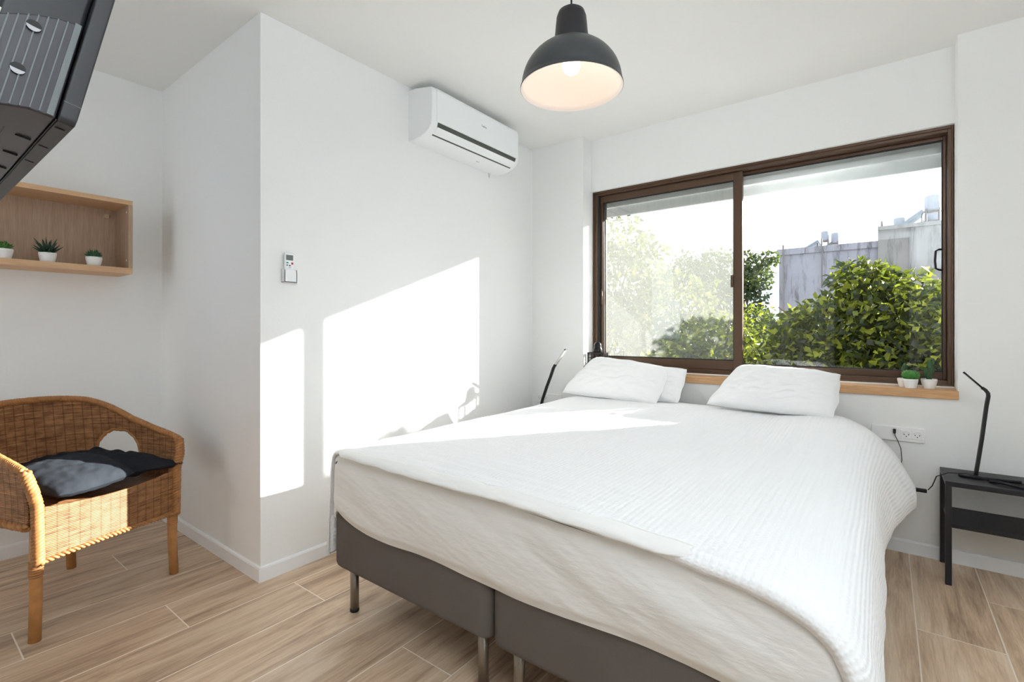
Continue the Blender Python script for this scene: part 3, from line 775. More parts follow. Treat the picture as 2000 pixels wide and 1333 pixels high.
# pillows
PILLOW = mat('white_pillowcase', srgb(240, 240, 240), .85, spec=.1, bump=(22, .35, (1, 1, 1)))
def pillow(name, label, cor, thick, m, seed, group=None, cat='pillow', bulge=1.0, wr=1.0, ears=.06, n=64, rc=.055):
    """cor: BL, BR, TR, TL corner points; surface bulges along the plane normal"""
    BL, BR, TR, TL = [Vector(c) for c in cor]
    N = ((BR - BL).cross(TL - BL)).normalized()
    mb = MB()
    for sgn in (1, -1):
        P = np.zeros((n, n, 3))
        for i in range(n):
            for j in range(n):
                u = i / (n - 1); v = j / (n - 1)
                a = 2 * u - 1; b = 2 * v - 1
                # edges pulled in between the corners
                pu = a * (1 - ears * (1 - b * b) * 0 ); 
                # square-to-rounded-square map: keeps the sides, rounds the corners
                cr = rc
                aa = a * (1 - cr * b * b * a * a); bb = b * (1 - cr * a * a * b * b)
                uu = .5 + .5 * aa * (1 - ears * .5 * (1 - b * b) * abs(a)) + .012 * fn(v * 4, seed, 3) * a * a; vv = .5 + .5 * bb * (1 - ears * .5 * (1 - a * a) * abs(b)) + .02 * fn(u * 5, seed, 6) * b * b
                p = BL.lerp(BR, uu).lerp(TL.lerp(TR, uu), vv)
                h = ((1 - abs(a) ** 3.2) * (1 - abs(b) ** 3.2)); h = max(h, 0) ** .5
                w_ = wr * (.012 * fn(u * 3, v * 3, seed, seed) + .014 * abs(fn(u * 6 + v * 3, v * 7 - u * 3, seed, 2)) + .007 * fn(u * 15 - v * 5, v * 9 + u * 3, seed, 8)) * h
                edge = .004 * fn(u * 9, v * 9, seed + 5)
                p = p + N * (sgn * (thick * .5 * h * bulge) + w_ + edge)
                P[i, j] = p
        if sgn < 0: P = P[::-1]
        mb.grid(P)
    o_ = mb.build(name, m)
    return tag(o_, label, cat, group)
PG = 'bed pillows'
pillow('pillow', 'white pillow leaning on the sill at left, in front of another one', [(-1.86, 2.99, .70), (-1.115, 2.955, .685), (-1.10, 3.165, .905), (-1.66, 3.165, .965)], .15, PILLOW, 1, PG)
pillow('pillow', 'white pillow at the left of the bed, mostly hidden behind another', [(-1.66, 3.08, .70), (-1.02, 3.06, .685), (-1.005, 3.21, .90), (-1.60, 3.21, .93)], .11, PILLOW, 2, PG)
pillow('pillow', 'white pillow leaning on the sill alone at the right of the bed', [(-.875, 3.03, .70), (-.195, 2.985, .695), (-.178, 3.185, .915), (-.705, 3.185, .945)], .16, PILLOW, 3, PG)

# ------------------------------------------------------------------ sockets
SOCK = mat('socket_white', srgb(238, 238, 238), .35)
HOLE = mat('socket_holes', srgb(40, 40, 42), .6)
def socket(x0, x1, z0, z1, label, cols):
    t_ = thing('wall_socket', label, 'socket', ((x0 + x1) / 2, YW, (z0 + z1) / 2), 'white wall sockets beside the bed')
    MB().box((x0, YW - .011, z0), (x1, YW, z1)).build('cover_plate', SOCK, t_, bevel=.005, bseg=3)
    for cx in cols:
        md = MB().box((cx - .0215, YW - .0145, z0 + .018), (cx + .0215, YW - .009, z1 - .016)).build('outlet', SOCK, t_, bevel=.0012)
        ring = MB(); cz = (z0 + z1) / 2
        ring.tube([(cx + .016 * math.cos(a), YW - .0148, cz + .002 + .013 * math.sin(a)) for a in np.linspace(.3, 2.85, 12)], .0006, 5)
        ring.build('outline', mat('outline_grey', srgb(150, 150, 150), .5), md)
        for k, (dx, dz) in enumerate(((-.009, .002), (.009, .002), (0, -.008))):
            MB().lathe([(0, YW - .0152), (.0026, YW - .0152), (.0026, YW - .012)], (cx + dx, 0, cz + dz), 10, 'y').build('pin_hole', HOLE, md)
    return t_
socket(-.06, .158, .572, .648, 'white wall socket plate at the right of the bed with a charger plugged in', (.084, .128))
socket(-2.235, -1.985, .572, .650, 'white wall socket plate behind the left corner of the bed', (-2.19, -2.14))
plug = thing('charger_plug', 'small black plug with thin lead in the right wall socket', 'plug', (.036, YW, .62))
MB().box((.030, YW - .03, .614), (.042, YW - .010, .636)).build('plug_body', BLACKP, plug, bevel=.002)
MB().tube([(.036, YW - .028, .616), (.040, YW - .032, .60), (.050, YW - .03, .575), (.062, YW - .028, .54), (.066, YW - .03, .48), (.05, YW - .04, .40)], .0017, 6).build('lead', BLACKP, plug)

# ------------------------------------------------------------------ side tables
def side_table(x0, y0, label, wd=.46, dp=.30, h=.468):
    t_ = thing('side_table', label, 'table', (x0 + wd / 2, y0 + dp / 2, 0), 'black bedside tables')
    x1, y1 = x0 + wd, y0 + dp
    MB().box((x0, y0, h - .022), (x1, y1, h)).build('tabletop', BLACKM, t_, bevel=.0015)
    MB().box((x0 + .012, y0 + .002, .262), (x1 - .012, y1 - .002, .278)).build('shelf', BLACKM, t_, bevel=.001)
    for sx in (0, 1):
        for sy in (0, 1):
            ax = x0 if sx == 0 else x1 - .022; ay = y0 if sy == 0 else y1 - .022
            MB().box((ax, ay, 0), (ax + .022, ay + .022, h - .022)).build('leg', BLACKM, t_, bevel=.001)
    return t_
side_table(.214, 2.945, 'black two-tier side table under the right reading lamp', dp=.292)
side_table(-2.245, 2.945, 'black side table in the corner, hidden behind the left of the bed', wd=.40, dp=.292)

# ------------------------------------------------------------------ reading lamps
LED = mat('led_strip', srgb(214, 212, 208), .4)
def reading_lamp(base, arm, head0, head1, label, foot, lw=.011, lo=.0035):
    t_ = thing('reading_lamp', label, 'lamp', base, 'slim black reading lamps')
    MB().prism(foot, 'z', base[2], base[2] + .012).build('base', BLACKP, t_, bevel=.003)
    A = [Vector(p) for p in arm]
    # flat-oval arm: two side by side tubes read as a slab
    def slab(path, w_, th, name, m):
        mb = MB(); path = [Vector(p) for p in path]; rings = []
        n_ = len(path)
        for i in range(n_):
            d = (path[min(i + 1, n_ - 1)] - path[max(i - 1, 0)]).normalized()
            side = d.cross(Vector((0, -1, 0))).normalized() * (th / 2); dep = Vector((0, 1, 0)) * (w_ / 2)
            rings.append([path[i] + side * .7 + dep, path[i] + side + dep * .6, path[i] + side - dep * .6, path[i] + side * .7 - dep, path[i] - side * .7 - dep, path[i] - side - dep * .6, path[i] - side + dep * .6, path[i] - side * .7 + dep])
        vs = [p for r in rings for p in r]; k = 8
        fs = [(i * k + q, i * k + (q + 1) % k, (i + 1) * k + (q + 1) % k, (i + 1) * k + q) for i in range(n_ - 1) for q in range(k)] + [tuple(reversed(range(k))), tuple(range((n_ - 1) * k, n_ * k))]
        return mb.add(vs, fs, None, True).build(name, m, t_)
    slab(arm, .030, .014, 'arm', BLACKP)
    hd = slab([head0, head1], .030, .008, 'lamp_head', BLACKP)
    h0, h1 = Vector(head0), Vector(head1); d = (h1 - h0).normalized()
    nn = Vector((0, 1, 0)).cross(d).normalized()
    if nn.z > 0: nn = -nn
    mb = MB(); q = [h0 + d * .01, h1 - d * .008]
    vs = []
    for p in q:
        for sy in (-1, 1):
            for off in (lo, .0055): vs.append(p + Vector((0, sy * lw, 0)) + nn * off)
    mb.add(vs, [(0, 2, 3, 1), (4, 5, 7, 6), (0, 1, 5, 4), (2, 6, 7, 3), (0, 4, 6, 2), (1, 3, 7, 5)])
    mb.build('light_strip', LED, hd)
    return t_
reading_lamp((.36, 3.10, .468), [(.330, 3.10, .476), (.333, 3.10, .50), (.338, 3.10, .54), (.352, 3.10, .66), (.366, 3.10, .80), (.3725, 3.10, .848), (.371, 3.10, .862), (.362, 3.10, .876), (.352, 3.10, .884)],
             (.354, 3.10, .882), (.289, 3.10, .953), 'slim black reading lamp with bent head on the right side table',
             [(.268, 3.085), (.285, 3.135), (.33, 3.155), (.40, 3.150), (.485, 3.120), (.480, 3.095), (.38, 3.075), (.29, 3.065)])
reading_lamp((-2.10, 3.10, .468), [(-2.115, 3.10, .476), (-2.10, 3.10, .52), (-2.071, 3.10, .625), (-2.035, 3.10, .72), (-2.000, 3.10, .80), (-1.975, 3.10, .865), (-1.958, 3.10, .892)],
             (-1.960, 3.10, .888), (-1.868, 3.10, 1.008), 'slim black reading lamp rising behind the left corner of the bed',
             [(-2.20, 3.07), (-2.20, 3.14), (-2.0, 3.14), (-2.0, 3.07)], .0156, -.0015)
cb = MB().tube([(.165, 3.14, .368), (.178, 3.10, .40), (.19, 3.05, .46), (.23, 3.03, .488), (.29, 3.03, .495), (.34, 3.03, .488), (.37, 3.035, .474)], .0022, 6)
cb2 = thing('lamp_cable', 'black cable running from an inline switch up over the right side table', 'cable', (.2, 3.1, .40))
cb.build('cable', BLACKP, cb2)
MB().box((.098, 3.13, .352), (.160, 3.152, .368)).build('inline_switch', BLACKP, cb2, bevel=.003)
MB().tube([(.10, 3.14, .36), (.085, 3.15, .352), (.07, 3.16, .345), (.05, 3.17, .352), (.03, 3.18, .38)], .004, 6).build('cable_tail', BLACKP, cb2)
ad_ = thing('cable_bundle', 'bundled black adapter lead lying across the right side table', 'cable', (.43, 3.05, .468))
MB().tube([(.37, 3.035, .474), (.40, 3.02, .478), (.45, 2.995, .476), (.50, 2.985, .476)], .0075, 8).build('adapter', BLACKP, ad_)
MB().tube([(.50, 2.985, .477), (.53, 3.01, .482), (.50, 3.05, .478), (.46, 3.04, .474), (.49, 3.0, .480), (.54, 3.0, .475), (.56, 3.05, .473)], .0035, 6).build('coil', BLACKP, ad_)

# ------------------------------------------------------------------ potted plants
POTW = mat('white_pot', srgb(236, 234, 232), .4)
SOIL = mat('soil', srgb(60, 48, 38), .95)
SUC = mat('succulent_green', srgb(46, 84, 52), .5, vary=.3, vscale=40)
SUCD = mat('dark_succulent', srgb(34, 62, 46), .5, vary=.3, vscale=40)
CACT = mat('cactus_green', srgb(58, 118, 44), .55, vary=.2, vscale=40)
CACTD = mat('dark_cactus', srgb(48, 78, 46), .6, vary=.2, vscale=40)
THORN = mat('cactus_spines', srgb(200, 190, 150), .7)
def pot(t_, x, y, z, r0, r1, h):
    o_ = MB().lathe([(0, z), (r0 - .001, z), (r0, z + .002), (r1 * .985, z + h * .72), (r1 * .985, z + h * .75), (r1, z + h * .76), (r1, z + h), (r1 - .003, z + h), (r1 - .004, z + h - .006), (0, z + h - .007)], (x, y, 0), 32).build('pot', POTW, t_)
    MB().lathe([(0, z + h - .005), (r1 - .005, z + h - .0065)], (x, y, 0), 24).build('soil', SOIL, t_)
def spiky(t_, x, y, z, n, L, r, m, seed, spread=1.0):
    rr = random.Random(seed)
    mb = MB()
    for k in range(n):
        a = k * 2.399; e = (k / n)
        tilt = (.15 + 1.15 * (1 - e)) * spread
        l = L * (.8 + .35 * rr.random()); d = Vector((math.cos(a) * math.sin(tilt), math.sin(a) * math.sin(tilt), math.cos(tilt)))
        p0 = Vector((x, y, z)) + d * .003
        mb.tube([p0, p0 + d * l * .45 + Vector((0, 0, .001)), p0 + d * l + Vector((0, 0, l * .08))], [r, r * .8, r * .1], 6)
    mb.build('leaves', m, t_)
PG2 = 'small potted succulents on the wall shelf'
SHZ = 1.487
def shelf_plant(x, y, label, kind, seed):
    t_ = thing('potted_succulent', label, 'plant', (x, y, SHZ), PG2)
    pot(t_, x, y, SHZ, .0275, .0345, .047)
    if kind == 'aloe': spiky(t_, x, y, SHZ + .042, 26, .070, .0065, SUCD, seed, 1.0)
    elif kind == 'rosette': spiky(t_, x, y, SHZ + .042, 44, .038, .0075, SUC, seed, 1.05)
    else: spiky(t_, x, y, SHZ + .042, 30, .040, .0095, mat('bright_succulent', srgb(66, 110, 44), .5, vary=.3, vscale=40), seed, 1.0)
shelf_plant(-3.315, .383, 'green succulent in white pot, leftmost on the wall shelf', 'round', 1)
shelf_plant(-3.315, .537, 'spiky aloe in white pot, middle of the wall shelf', 'aloe', 2)
shelf_plant(-3.315, .716, 'rosette succulent in white pot, rightmost on the wall shelf', 'rosette', 3)

def round_cactus(mb, x, y, z, r, h, ribs=13):
    n_ = 78; m_ = 18; P = np.zeros((m_, n_, 3))
    for i in range(m_):
        a = i / (m_ - 1) * math.pi
        for j in range(n_):
            b = j / n_ * 2 * math.pi
            k = 1 + .09 * math.cos(b * ribs)
            P[i, j] = (x + r * k * math.sin(a) * math.cos(b), y + r * k * math.sin(a) * math.sin(b), z + h * (1 - math.cos(a)) / 2)
    mb.grid(P, closed_v=True)
PG3 = 'small potted cacti on the window sill'
t_ = thing('potted_cactus', 'round ribbed green cactus in white pot on the right end of the sill', 'plant', (.102, 3.262, SZ), PG3)
pot(t_, .102, 3.262, SZ, .024, .031, .048)
mb = MB(); round_cactus(mb, .102, 3.262, SZ + .040, .036, .052); mb.build('cactus', CACT, t_)
sp_ = MB()
for k in range(40):
    a = (k % 13) / 13 * 2 * math.pi; e = .35 + .9 * ((k * 7) % 11) / 11
    c = Vector((.102 + .038 * math.cos(a) * math.sin(e), 3.262 + .038 * math.sin(a) * math.sin(e), SZ + .066 + .026 * math.cos(e)))
    sp_.tube([c, c + Vector((math.cos(a) * .005, math.sin(a) * .005, .003))], .0004, 4)
sp_.build('spines', THORN, t_)
t_ = thing('potted_cactus', 'slim column cactus in white pot behind the round one on the sill', 'plant', (.078, 3.305, SZ), PG3)
pot(t_, .076, 3.306, SZ, .021, .028, .046)
mb = MB(); round_cactus(mb, .080, 3.306, SZ + .040, .014, .085, 7); mb.build('cactus', CACTD, t_)
st = MB()
for k in range(9):
    a = -1.2 + k * .3; c = Vector((.086, 3.30, SZ + .118)); st.tube([c, c + Vector((.012 * math.cos(a) + .004, -.003, .012 * math.sin(a) * .8 + .004)), c + Vector((.022 * math.cos(a) * .8 + .006, -.005, .002 - .006 * k * .5 + .01))], .0006, 4)
st.build('spines', THORN, t_)
t_ = thing('potted_cactus', 'prickly pad cactus in white pot, rightmost on the sill', 'plant', (.176, 3.285, SZ), PG3)
pot(t_, .176, 3.285, SZ, .024, .033, .050)
pc = MB()
for (dx, dz, rx, rz) in ((0, .062, .013, .026), (-.012, .088, .010, .02), (.012, .098, .011, .024), (.002, .125, .012, .024), (.016, .138, .008, .018), (-.016, .07, .008, .014)):
    n_ = 20; P = np.zeros((10, n_, 3))
    for i in range(10):
        a = i / 9 * math.pi
        for j in range(n_):
            b = j / n_ * 2 * math.pi; P[i, j] = (.176 + dx + rx * math.sin(a) * math.cos(b), 3.285 + .006 * math.sin(a) * math.sin(b), SZ + dz - .0 - rz * math.cos(a))
    pc.grid(P, closed_v=True)
pc.build('cactus', CACTD, t_)

# lantern on the left end of the sill
IRON = mat('black_iron', srgb(30, 28, 28), .35, metal=.4)
lx, ly = -1.712, 3.300
ln = thing('metal_lantern', 'black metal lantern with domed top and lattice sides on the left end of the sill', 'lantern', (lx, ly, SZ))
bd = MB()
w2 = .064
bd.box((lx - w2 - .004, ly - .036, SZ), (lx + w2 + .004, ly + .036, SZ + .008)); bd.box((lx - w2 - .004, ly - .036, SZ + .125), (lx + w2 + .004, ly + .036, SZ + .133))
for sx in (-1, 1):
    for sy in (-1, 1): bd.box((lx + sx * w2 - .004, ly + sy * .032 - .004, SZ), (lx + sx * w2 + .004, ly + sy * .032 + .004, SZ + .13))
bd.build('frame', IRON, ln)
lt = MB()
for sy in (-1, 1):
    for k in range(5):
        z = SZ + .02 + k * .024; lt.box((lx - w2, ly + sy * .032 - .001, z), (lx + w2, ly + sy * .032 + .001, z + .003))
    for k in range(1, 5):
        x = lx - w2 + k * .0256; lt.box((x - .001, ly + sy * .032 - .001, SZ), (x + .001, ly + sy * .032 + .001, SZ + .13))
for sx in (-1, 1):
    for k in range(5):
        z = SZ + .02 + k * .024; lt.box((lx + sx * w2 - .001, ly - .03, z), (lx + sx * w2 + .001, ly + .03, z + .003))
    for k in range(1, 4): lt.box((lx + sx * w2 - .001, ly - .03 + k * .015, SZ), (lx + sx * w2 + .001, ly - .028 + k * .015, SZ + .13))
lt.build('lattice', IRON, ln)
MB().lathe([(.035, SZ + .133), (.035, SZ + .145), (.034, SZ + .158), (.031, SZ + .166), (.028, SZ + .172), (.029, SZ + .185), (.025, SZ + .200), (.014, SZ + .210), (.0, SZ + .214)], (lx, ly, 0), 24).build('dome_top', IRON, ln)
# shadow caster frame of same lattice rising left of lantern: flat open-work stand
# ------------------------------------------------------------------ wall shelf
sf = thing('wall_shelf', 'oak box shelf mounted on the left wall holding three small plants', 'shelf', (XS, .45, 1.65))
XF = -3.271; y0s, y1s = -.13, .872; z0s, z1s = 1.456, 1.855; tk = .024
MB().box((XS, y0s, z1s - tk), (XF, y1s, z1s)).build('top_board', OAK_Y, sf, bevel=.001)
MB().box((XS, y0s, z0s), (XF, y1s, z0s + .031)).build('bottom_board', OAK_Y, sf, bevel=.001)
for ya in (y0s, y1s - .019): MB().box((XS, ya, z0s + .031), (XF, ya + .019, z1s - tk)).build('side_board', OAK_Z, sf, bevel=.001)
MB().box((XS, y0s + .019, z0s + .031), (XS + .012, y1s - .019, z1s - tk)).build('back_board', OAK_Z, sf)
MB().box((XS + .012, .800, z1s - .075), (XS + .02, .822, z1s - .05)).build('hanger_cover', mat('beige_plastic', srgb(200, 178, 150), .5), sf, bevel=.001)
for z in (z0s + .075, z1s - .06): MB().lathe([(0, y1s - .0205), (.005, y1s - .0205), (.005, y1s - .018)], (XF - .035, 0, z), 12, 'y').build('screw_cap', mat('cap_white', srgb(225, 220, 212), .5), sf)

# ------------------------------------------------------------------ television on a swing arm (seen from below, behind)
TV = thing('television', 'black flat television on a wall arm at the upper left, seen from behind', 'television', (-1.32, .256, 1.589))
TVD = mat('tv_dark_plastic', srgb(46, 46, 50), .42, spec=.5, vary=.08, vscale=20)
TVB = mat('tv_back_plastic', srgb(50, 47, 56), .34, spec=.6)
TVR = mat('tv_rib_highlight', srgb(104, 110, 112), .35, spec=.6)  # paler than the housing: ridge highlights put into the colour
th = math.radians(12.4); cs, sn = math.cos(th), math.sin(th)
C0 = Vector((-1.3125, .2564, 1.589))
def TM(p):      # (a, b, c): a along -x, b up the tilted back, c out of the back
    a, b, c = p
    return (C0.x - a, C0.y + b * sn - c * cs, C0.z + b * cs + c * sn)
# bezel frame (c from -0.012 to .028)
bz_ = MB()
bz_.prism([(.010, -.024), (.960, -.024), (.97, -.012), (.97, .55), (.96, .562), (.012, .562), (0, .55), (0, -.010)], 'z', -.004, .024, TM)
bz_.build('bezel', TVD, TV, bevel=.003)
MB().box((.02, .0, -.006), (.95, .55, -.004), TM).build('screen', mat('tv_screen', srgb(12, 12, 14), .08, spec=.6), TV)
MB().box((-.0008, .016, -.003), (.0006, .0172, .024), TM).build('bezel_seam', TVR, TV)
bot = [(.026, -.021), (.052, -.022), (.068, -.024), (.103, -.037), (.150, -.055)]
topc = [(.150, .125), (.120, .148), (.094, .166), (.060, .182), (.028, .191)]
def prism_cb(mb, poly, a0, a1):
    n_ = len(poly); vs = [TM((a0, b_, c_)) for c_, b_ in poly] + [TM((a1, b_, c_)) for c_, b_ in poly]
    mb.add(vs, [tuple(range(n_)), tuple(reversed(range(n_, 2 * n_)))] + [(i, n_ + i, n_ + (i + 1) % n_, (i + 1) % n_) for i in range(n_)])
hs = MB(); prism_cb(hs, bot + topc, .012, .955); hs.build('rear_housing', TVB, TV, bevel=.004)
MB().box((.030, .10, .024), (.93, .54, .145), TM).build('upper_back', TVD, TV, bevel=.01)
rb = MB()
bx = lambda c: float(np.interp(c, [q[0] for q in bot], [q[1] for q in bot])); tx_ = lambda c: float(np.interp(c, [q[0] for q in topc[::-1]], [q[1] for q in topc[::-1]]))
for k, (c, w_) in enumerate([(.031, .010)] + [(.0505 + k * .0140 * (1 - .012 * k), .0022) for k in range(8)]):
    rb.box((.0085, bx(c) + .003, c), (.013, tx_(c) - .003, c + w_), TM)
rb.build('cooling_ribs', TVR, TV)
MB().box((.0105, .098, .1395), (.0135, .142, .149), TM).build('white_patch', mat('patch_white', srgb(236, 240, 232), .6), TV)  # white patch in place of a see-through gap in the housing
for (b, c) in ((.138, .094), (.043, .096)):  # dark disc and pale crescent paint a recess's shade and lit inside
    hole = MB(); N_ = 20
    vs = [TM((.0078, b + .011 * math.sin(k / N_ * 2 * math.pi), c + .0115 * math.cos(k / N_ * 2 * math.pi))) for k in range(N_)]
    vs2 = [TM((.013, b + .011 * math.sin(k / N_ * 2 * math.pi), c + .0115 * math.cos(k / N_ * 2 * math.pi))) for k in range(N_)]
    hole.add(vs + vs2, [tuple(range(N_))] + [(k, (k + 1) % N_, N_ + (k + 1) % N_, N_ + k) for k in range(N_)])
    ho = hole.build('vent_hole', BLACKP, TV)
    cr = MB(); K = 14
    A_ = [math.pi + math.pi * k / K for k in range(K + 1)]
    up_ = [TM((.0072, b - .001 + .010 * math.sin(a), c + .0108 * math.cos(a))) for a in A_]
    dn = [TM((.0072, b - .001 + .001 * math.sin(a), c + .0108 * math.cos(a))) for a in A_]
    cr.add(up_ + dn, [(k, k + 1, K + 2 + k, K + 1 + k) for k in range(K)]); cr.build('hole_glint', mat('glint_pale', srgb(190, 190, 196), .3), ho)
un = MB()
for k in range(4): un.box((.20 + k * .16, -.0255, .035), (.203 + k * .16, -.020, .060), TM)
un.box((.012, -.0235, .0245), (.95, -.0215, .0265), TM)
un.build('underside_grooves', BLACKP, TV)
vt = MB()
for k in range(10):
    for q in range(3): vt.box((.16 + k * .012, -.0290 - q * .0052, .080 + q * .014), (.168 + k * .012, -.0270 - q * .0052, .090 + q * .014), TM)
vt.build('underside_vents', BLACKP, TV)
for k in range(3): MB().box((.05 + k * .16, -.0255, .004), (.053 + k * .16, -.0235, .020), TM).build('seam_groove', BLACKP, TV)
mb = MB().box((.36, .16, .15), (.60, .40, .158), TM); mb.build('mount_plate', BLACKM, TV)
arm = MB(); m0 = Vector(TM((.48, .28, .158)))
arm.tube([m0, (m0.x + .02, m0.y - .10, m0.z + .02), (m0.x + .16, m0.y - .24, m0.z + .02), (m0.x + .0, YB + .02, m0.z + .02)], .018, 10)
arm.build('swing_arm', BLACKM, TV)
MB().box((m0.x - .06, YB, m0.z - .12), (m0.x + .06, YB + .02, m0.z + .14)).build('wall_plate', BLACKM, TV)

# ------------------------------------------------------------------ rattan armchair
CN = np.array([.942, .335]); CE = np.array([-.335, .942]); CM = np.array([-2.59, .62])
CN = CN / np.linalg.norm(CN); CE = CE / np.linalg.norm(CE)
def CW(u, v, z):
    q = CM + CN * u + CE * v
    return (q[0], q[1], z)
def wicker(name, dark, light, stake=.036, weft=.0065):
    m = bpy.data.materials.new(name); m.use_nodes = True
    t = NT(m.node_tree)
    uv = t.n('ShaderNodeTexCoord').outputs['UV']
    sp = t.n('ShaderNodeSeparateXYZ', {0: uv}); U_, V_ = sp.outputs[0], sp.outputs[1]
    ku = t.math('DIVIDE', U_, stake); kv = t.math('DIVIDE', V_, weft)
    rowi = t.math('FLOOR', kv)
    par = t.math('MULTIPLY', t.math('MODULO', rowi, 2.0), math.pi)
    over = t.math('SINE', t.math('ADD', t.math('MULTIPLY', ku, math.pi), par))      # over/under
    fv = t.math('FRACT', kv)
    strand = t.math('SINE', t.math('MULTIPLY', fv, math.pi))
    h = t.math('ADD', t.math('MULTIPLY', strand, 1.0), t.math('MULTIPLY', over, .35))
    wn = t.noise(t.mapping(t.n('ShaderNodeCombineXYZ', {0: U_, 1: rowi, 2: 0.0}).outputs[0], (7, .73, 1)), 1.0, 3, .6)
    nz = t.noise(uv, 30, 4)
    tone = t.math('ADD', t.math('MULTIPLY', wn, .65), t.math('MULTIPLY', nz, .35))
    c = t.ramp(tone, [(.36, dark), (.64, light)])
    stk = t.math('LESS_THAN', t.math('PINGPONG', ku, .5), .07)
    c = t.mix(t.math('MULTIPLY', stk, .5), c, tuple(x * .5 for x in dark[:3]) + (1,))
    gap = t.math('LESS_THAN', strand, .32)
    c = t.mix(t.math('MULTIPLY', gap, .65), c, tuple(x * .35 for x in dark[:3]) + (1,))
    p = t.n('ShaderNodeBsdfPrincipled', {'Base Color': c, 'Roughness': .5, 'Specular IOR Level': .35})
    b = t.n('ShaderNodeBump', {'Height': h, 'Strength': .8, 'Distance': .0025}); t.t.links.new(b.outputs[0], p.inputs['Normal'])
    t.n('ShaderNodeOutputMaterial', {'Surface': p.outputs[0]})
    return m
WICK = wicker('woven_rattan', srgb(112, 72, 44), srgb(190, 136, 90))
CANE = mat('rattan_cane', srgb(176, 124, 74), .45, vary=.18, vscale=25, bump=(60, .2, (1, 1, .3)))
BRAID = mat('rattan_braid', srgb(164, 112, 66), .5, vary=.2, vscale=40)
chair = thing('rattan_armchair', 'brown woven rattan armchair with cushions standing by the niche corner', 'chair', (CM[0], CM[1], 0))
# plan curve
a_v, u_s, u_b = .285, -.24, .31
plan = [(u, a_v) for u in np.linspace(0, u_s, 16)[:-1]]
for k in range(61):
    a = math.pi / 2 - k / 60 * math.pi
    cu, su = math.cos(a), math.sin(a)
    plan.append((u_s - u_b * abs(cu) ** .82, a_v * (1 if su >= 0 else -1) * abs(su) ** .82))
plan += [(u, -a_v) for u in np.linspace(u_s, 0, 16)[1:]]
plan = np.array(plan); dl = np.r_[0, np.cumsum(np.linalg.norm(np.diff(plan, axis=0), axis=1))]
NS = 221; ss = np.linspace(0, dl[-1], NS); pu = np.interp(ss, dl, plan[:, 0]); pv = np.interp(ss, dl, plan[:, 1])
def rimz(u, v):
    t_ = max(0, min(1, -u / .55))
    return float(np.interp(t_, [0, .1, .27, .5, .72, .86, 1.0], [.630, .648, .672, .712, .772, .806, .822]))
ZB = .425; NTt = 60
SH = np.zeros((NS, NTt, 3)); SU = np.zeros((NS, NTt, 2)); mask = np.ones((NS, NTt), bool)
for i in range(NS):
    rz = rimz(pu[i], pv[i])
    for j in range(NTt):
        f = j / (NTt - 1); z = ZB + (rz - ZB) * f
        lean = .045 * (z - .45) / .35 * max(0, min(1, -pu[i] / .35)) if z > .45 else 0
        fl = .02 * max(0, (z - .5) / .15) * (1 - max(0, min(1, -pu[i] / .3)))
        nv_ = np.sign(pv[i]) * min(1, abs(pv[i]) / .2)
        SH[i, j] = CW(pu[i] - lean, pv[i] + fl * nv_ * .6, z); SU[i, j] = (ss[i], z)
# arched openings at the rear corners
def in_hole(i, z):
    for s0, s1, zt_ in ((.225, .475, .655), (dl[-1] - .475, dl[-1] - .225, .655)):
        if s0 < ss[i] < s1 and z > .46:
            c = (s0 + s1) / 2; q = abs(ss[i] - c) / ((s1 - s0) / 2)
            if z < .50 + (zt_ - .50) * (1 - q ** 2.4) ** .5: return True
    return False
for i in range(NS):
    for j in range(NTt):
        if in_hole(i, SU[i, j, 1]): mask[i, j] = False
o_ = MB().grid(SH, SU, mask=mask).build('woven_shell', WICK, chair)
sm_ = o_.modifiers.new('solid', 'SOLIDIFY'); sm_.thickness = .010; sm_.offset = 0
# front apron
AP = np.zeros((60, 30, 3)); AU = np.zeros((60, 30, 2))
for i in range(60):
    v = -.262 + i / 59 * .524
    top = .492 - .018 * (1 - (v / .262) ** 2); bot = .288 + .014 * (1 - (v / .262) ** 2)
    for j in range(30):
        z = bot + (top - bot) * j / 29
        AP[i, j] = CW(.012 + .018 * (1 - (v / .262) ** 2), v, z); AU[i, j] = (v + 1, z)
o_ = MB().grid(AP, AU).build('front_apron', WICK, chair); s_ = o_.modifiers.new('solid', 'SOLIDIFY'); s_.thickness = .010; s_.offset = 0
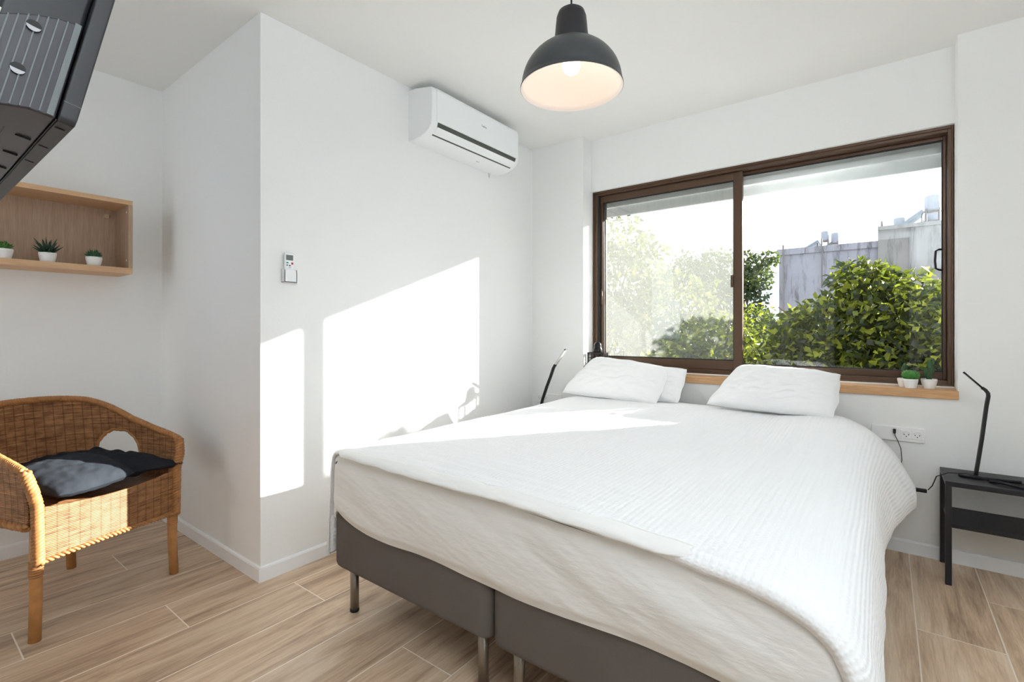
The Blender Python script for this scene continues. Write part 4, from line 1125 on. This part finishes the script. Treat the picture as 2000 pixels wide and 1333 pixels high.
# seat pan
SP = np.zeros((24, 24, 3)); SPU = np.zeros((24, 24, 2))
for i in range(24):
    for j in range(24):
        v = -.262 + i / 23 * .524; u = .005 - j / 23 * .50
        lim = 1.0 if u > u_s else max(.3, math.sqrt(max(0, 1 - ((u - u_s) / -.30) ** 2)))
        SP[i, j] = CW(u, v * lim, .462 - .015 * math.sin(math.pi * i / 23)); SPU[i, j] = (v + 1, u + 1)
o_ = MB().grid(SP, SPU).build('woven_seat', WICK, chair); s_ = o_.modifiers.new('solid', 'SOLIDIFY'); s_.thickness = .012
def strands(path, r, off, turns, n=3, name='braid', m=BRAID, seg=6):
    path = [Vector(p) for p in path]; L = [0]
    for a, b in zip(path, path[1:]): L.append(L[-1] + (b - a).length)
    N_ = int(turns * 9) + 2
    pts = []
    for k in range(N_):
        s = L[-1] * k / (N_ - 1)
        q = max(0, min(len(path) - 2, int(np.searchsorted(L, s)) - 1)); f = (s - L[q]) / max(1e-6, L[q + 1] - L[q]); pts.append(path[q].lerp(path[q + 1], f))
    mb = MB()
    for c in range(n):
        pp_ = []
        for k in range(N_):
            d = (pts[min(k + 1, N_ - 1)] - pts[max(k - 1, 0)]).normalized()
            a1 = d.cross(Vector((.3, .2, 1)) if abs(d.z) < .8 else Vector((CE[0], CE[1], 0))).normalized(); a2 = d.cross(a1)
            ph = 2 * math.pi * (k / (N_ - 1) * turns + c / n)
            pp_.append(pts[k] + a1 * off * math.cos(ph) + a2 * off * math.sin(ph))
        mb.tube(pp_, r, seg)
    return mb.build(name, m, chair)
strands([Vector(SH[i, -1]) for i in range(0, NS, 3)], .0075, .0085, 52, 3, 'rim_braid')
for sgn in (1, -1):
    e = 0 if sgn == 1 else NS - 1
    top = Vector(SH[e, -1])
    strands([top, top.lerp(Vector(CW(.016, sgn * .272, .50)), .5) + Vector((CN[0] * .012, CN[1] * .012, 0)), CW(.018, sgn * .268, .50), CW(.018, sgn * .264, .285)], .0095, .0115, 9, 3, 'front_braid')
# opening rims
for s0, s1 in ((.225, .475), (dl[-1] - .475, dl[-1] - .225)):
    pts = []
    for k in range(25):
        q = -1 + 2 * k / 24; s = (s0 + s1) / 2 + q * (s1 - s0) / 2; z = .50 + .155 * (1 - abs(q) ** 2.4) ** .5
        if k in (0, 24): pts.append((s, .46) if k == 0 else (s, z))
        pts.append((s, z))
    pts.append((s1, .46))
    P3 = []
    for s, z in pts:
        i = int(round(s / dl[-1] * (NS - 1))); rz = rimz(pu[i], pv[i]); j = int(round((z - ZB) / (rz - ZB) * (NTt - 1))); P3.append(Vector(SH[i, max(0, min(NTt - 1, j))]))
    P3 = [p for k, p in enumerate(P3) if k == 0 or (p - P3[k - 1]).length > 1e-4]
    MB().tube(P3, .008, 8).build('opening_rim', BRAID, chair)
strands([CW(.02 + .018 * (1 - (v / .262) ** 2), v, .288 + .014 * (1 - (v / .262) ** 2)) for v in np.linspace(-.262, .262, 20)], .0055, .005, 16, 2, 'apron_edge')
strands([Vector(SH[i, 0]) for i in range(0, NS, 4)], .0100, .008, 26, 2, 'seat_rail')
for (u, v, tilt, zt_) in ((0, .262, .0, .50), (0, -.262, 0, .50), (-.52, .15, 0, .45), (-.52, -.15, 0, .45)):
    L = MB().tube([CW(u + .004, v * 1.02, 0), CW(u, v, .15), CW(u, v, .29), CW(u, v, zt_)], [.0185, .0195, .0195, .017], 16).build('leg', CANE, chair)
    wr_ = MB()
    for k in range(7): wr_.lathe([(.0195, .235 + k * .009), (.0225, .2395 + k * .009), (.0195, .244 + k * .009)], CW(u, v, 0), 16)
    wr_.build('cane_wrap', BRAID, L)
# chair cushions
CUB = mat('black_cushion_cloth', srgb(34, 35, 40), .9, spec=.15, bump=(60, .2, (1, 1, 1)), vary=.1)
CUG = mat('grey_cushion_cloth', srgb(44, 47, 52), .9, spec=.1, bump=(24, .18, (1, 1, 1)), vary=.12, vscale=14)
def cc(u, v, z): return CW(u, v, z)
pillow('seat_cushion', 'flat black cushion across the back of the rattan armchair seat', [cc(-.13, -.225, .515), cc(.045, .285, .520), cc(-.43, .215, .555), cc(-.43, -.20, .555)], .095, CUB, 4, None, 'cushion', 1.0, 1.6, .10, rc=0.0)
pillow('throw_cushion', 'grey cushion on the front left of the rattan armchair seat', [cc(.050, -.225, .514), cc(.040, .10, .526), cc(-.24, .06, .600), cc(-.24, -.24, .595)], .085, CUG, 5, None, 'cushion', 1.0, .22, .06, rc=.14)
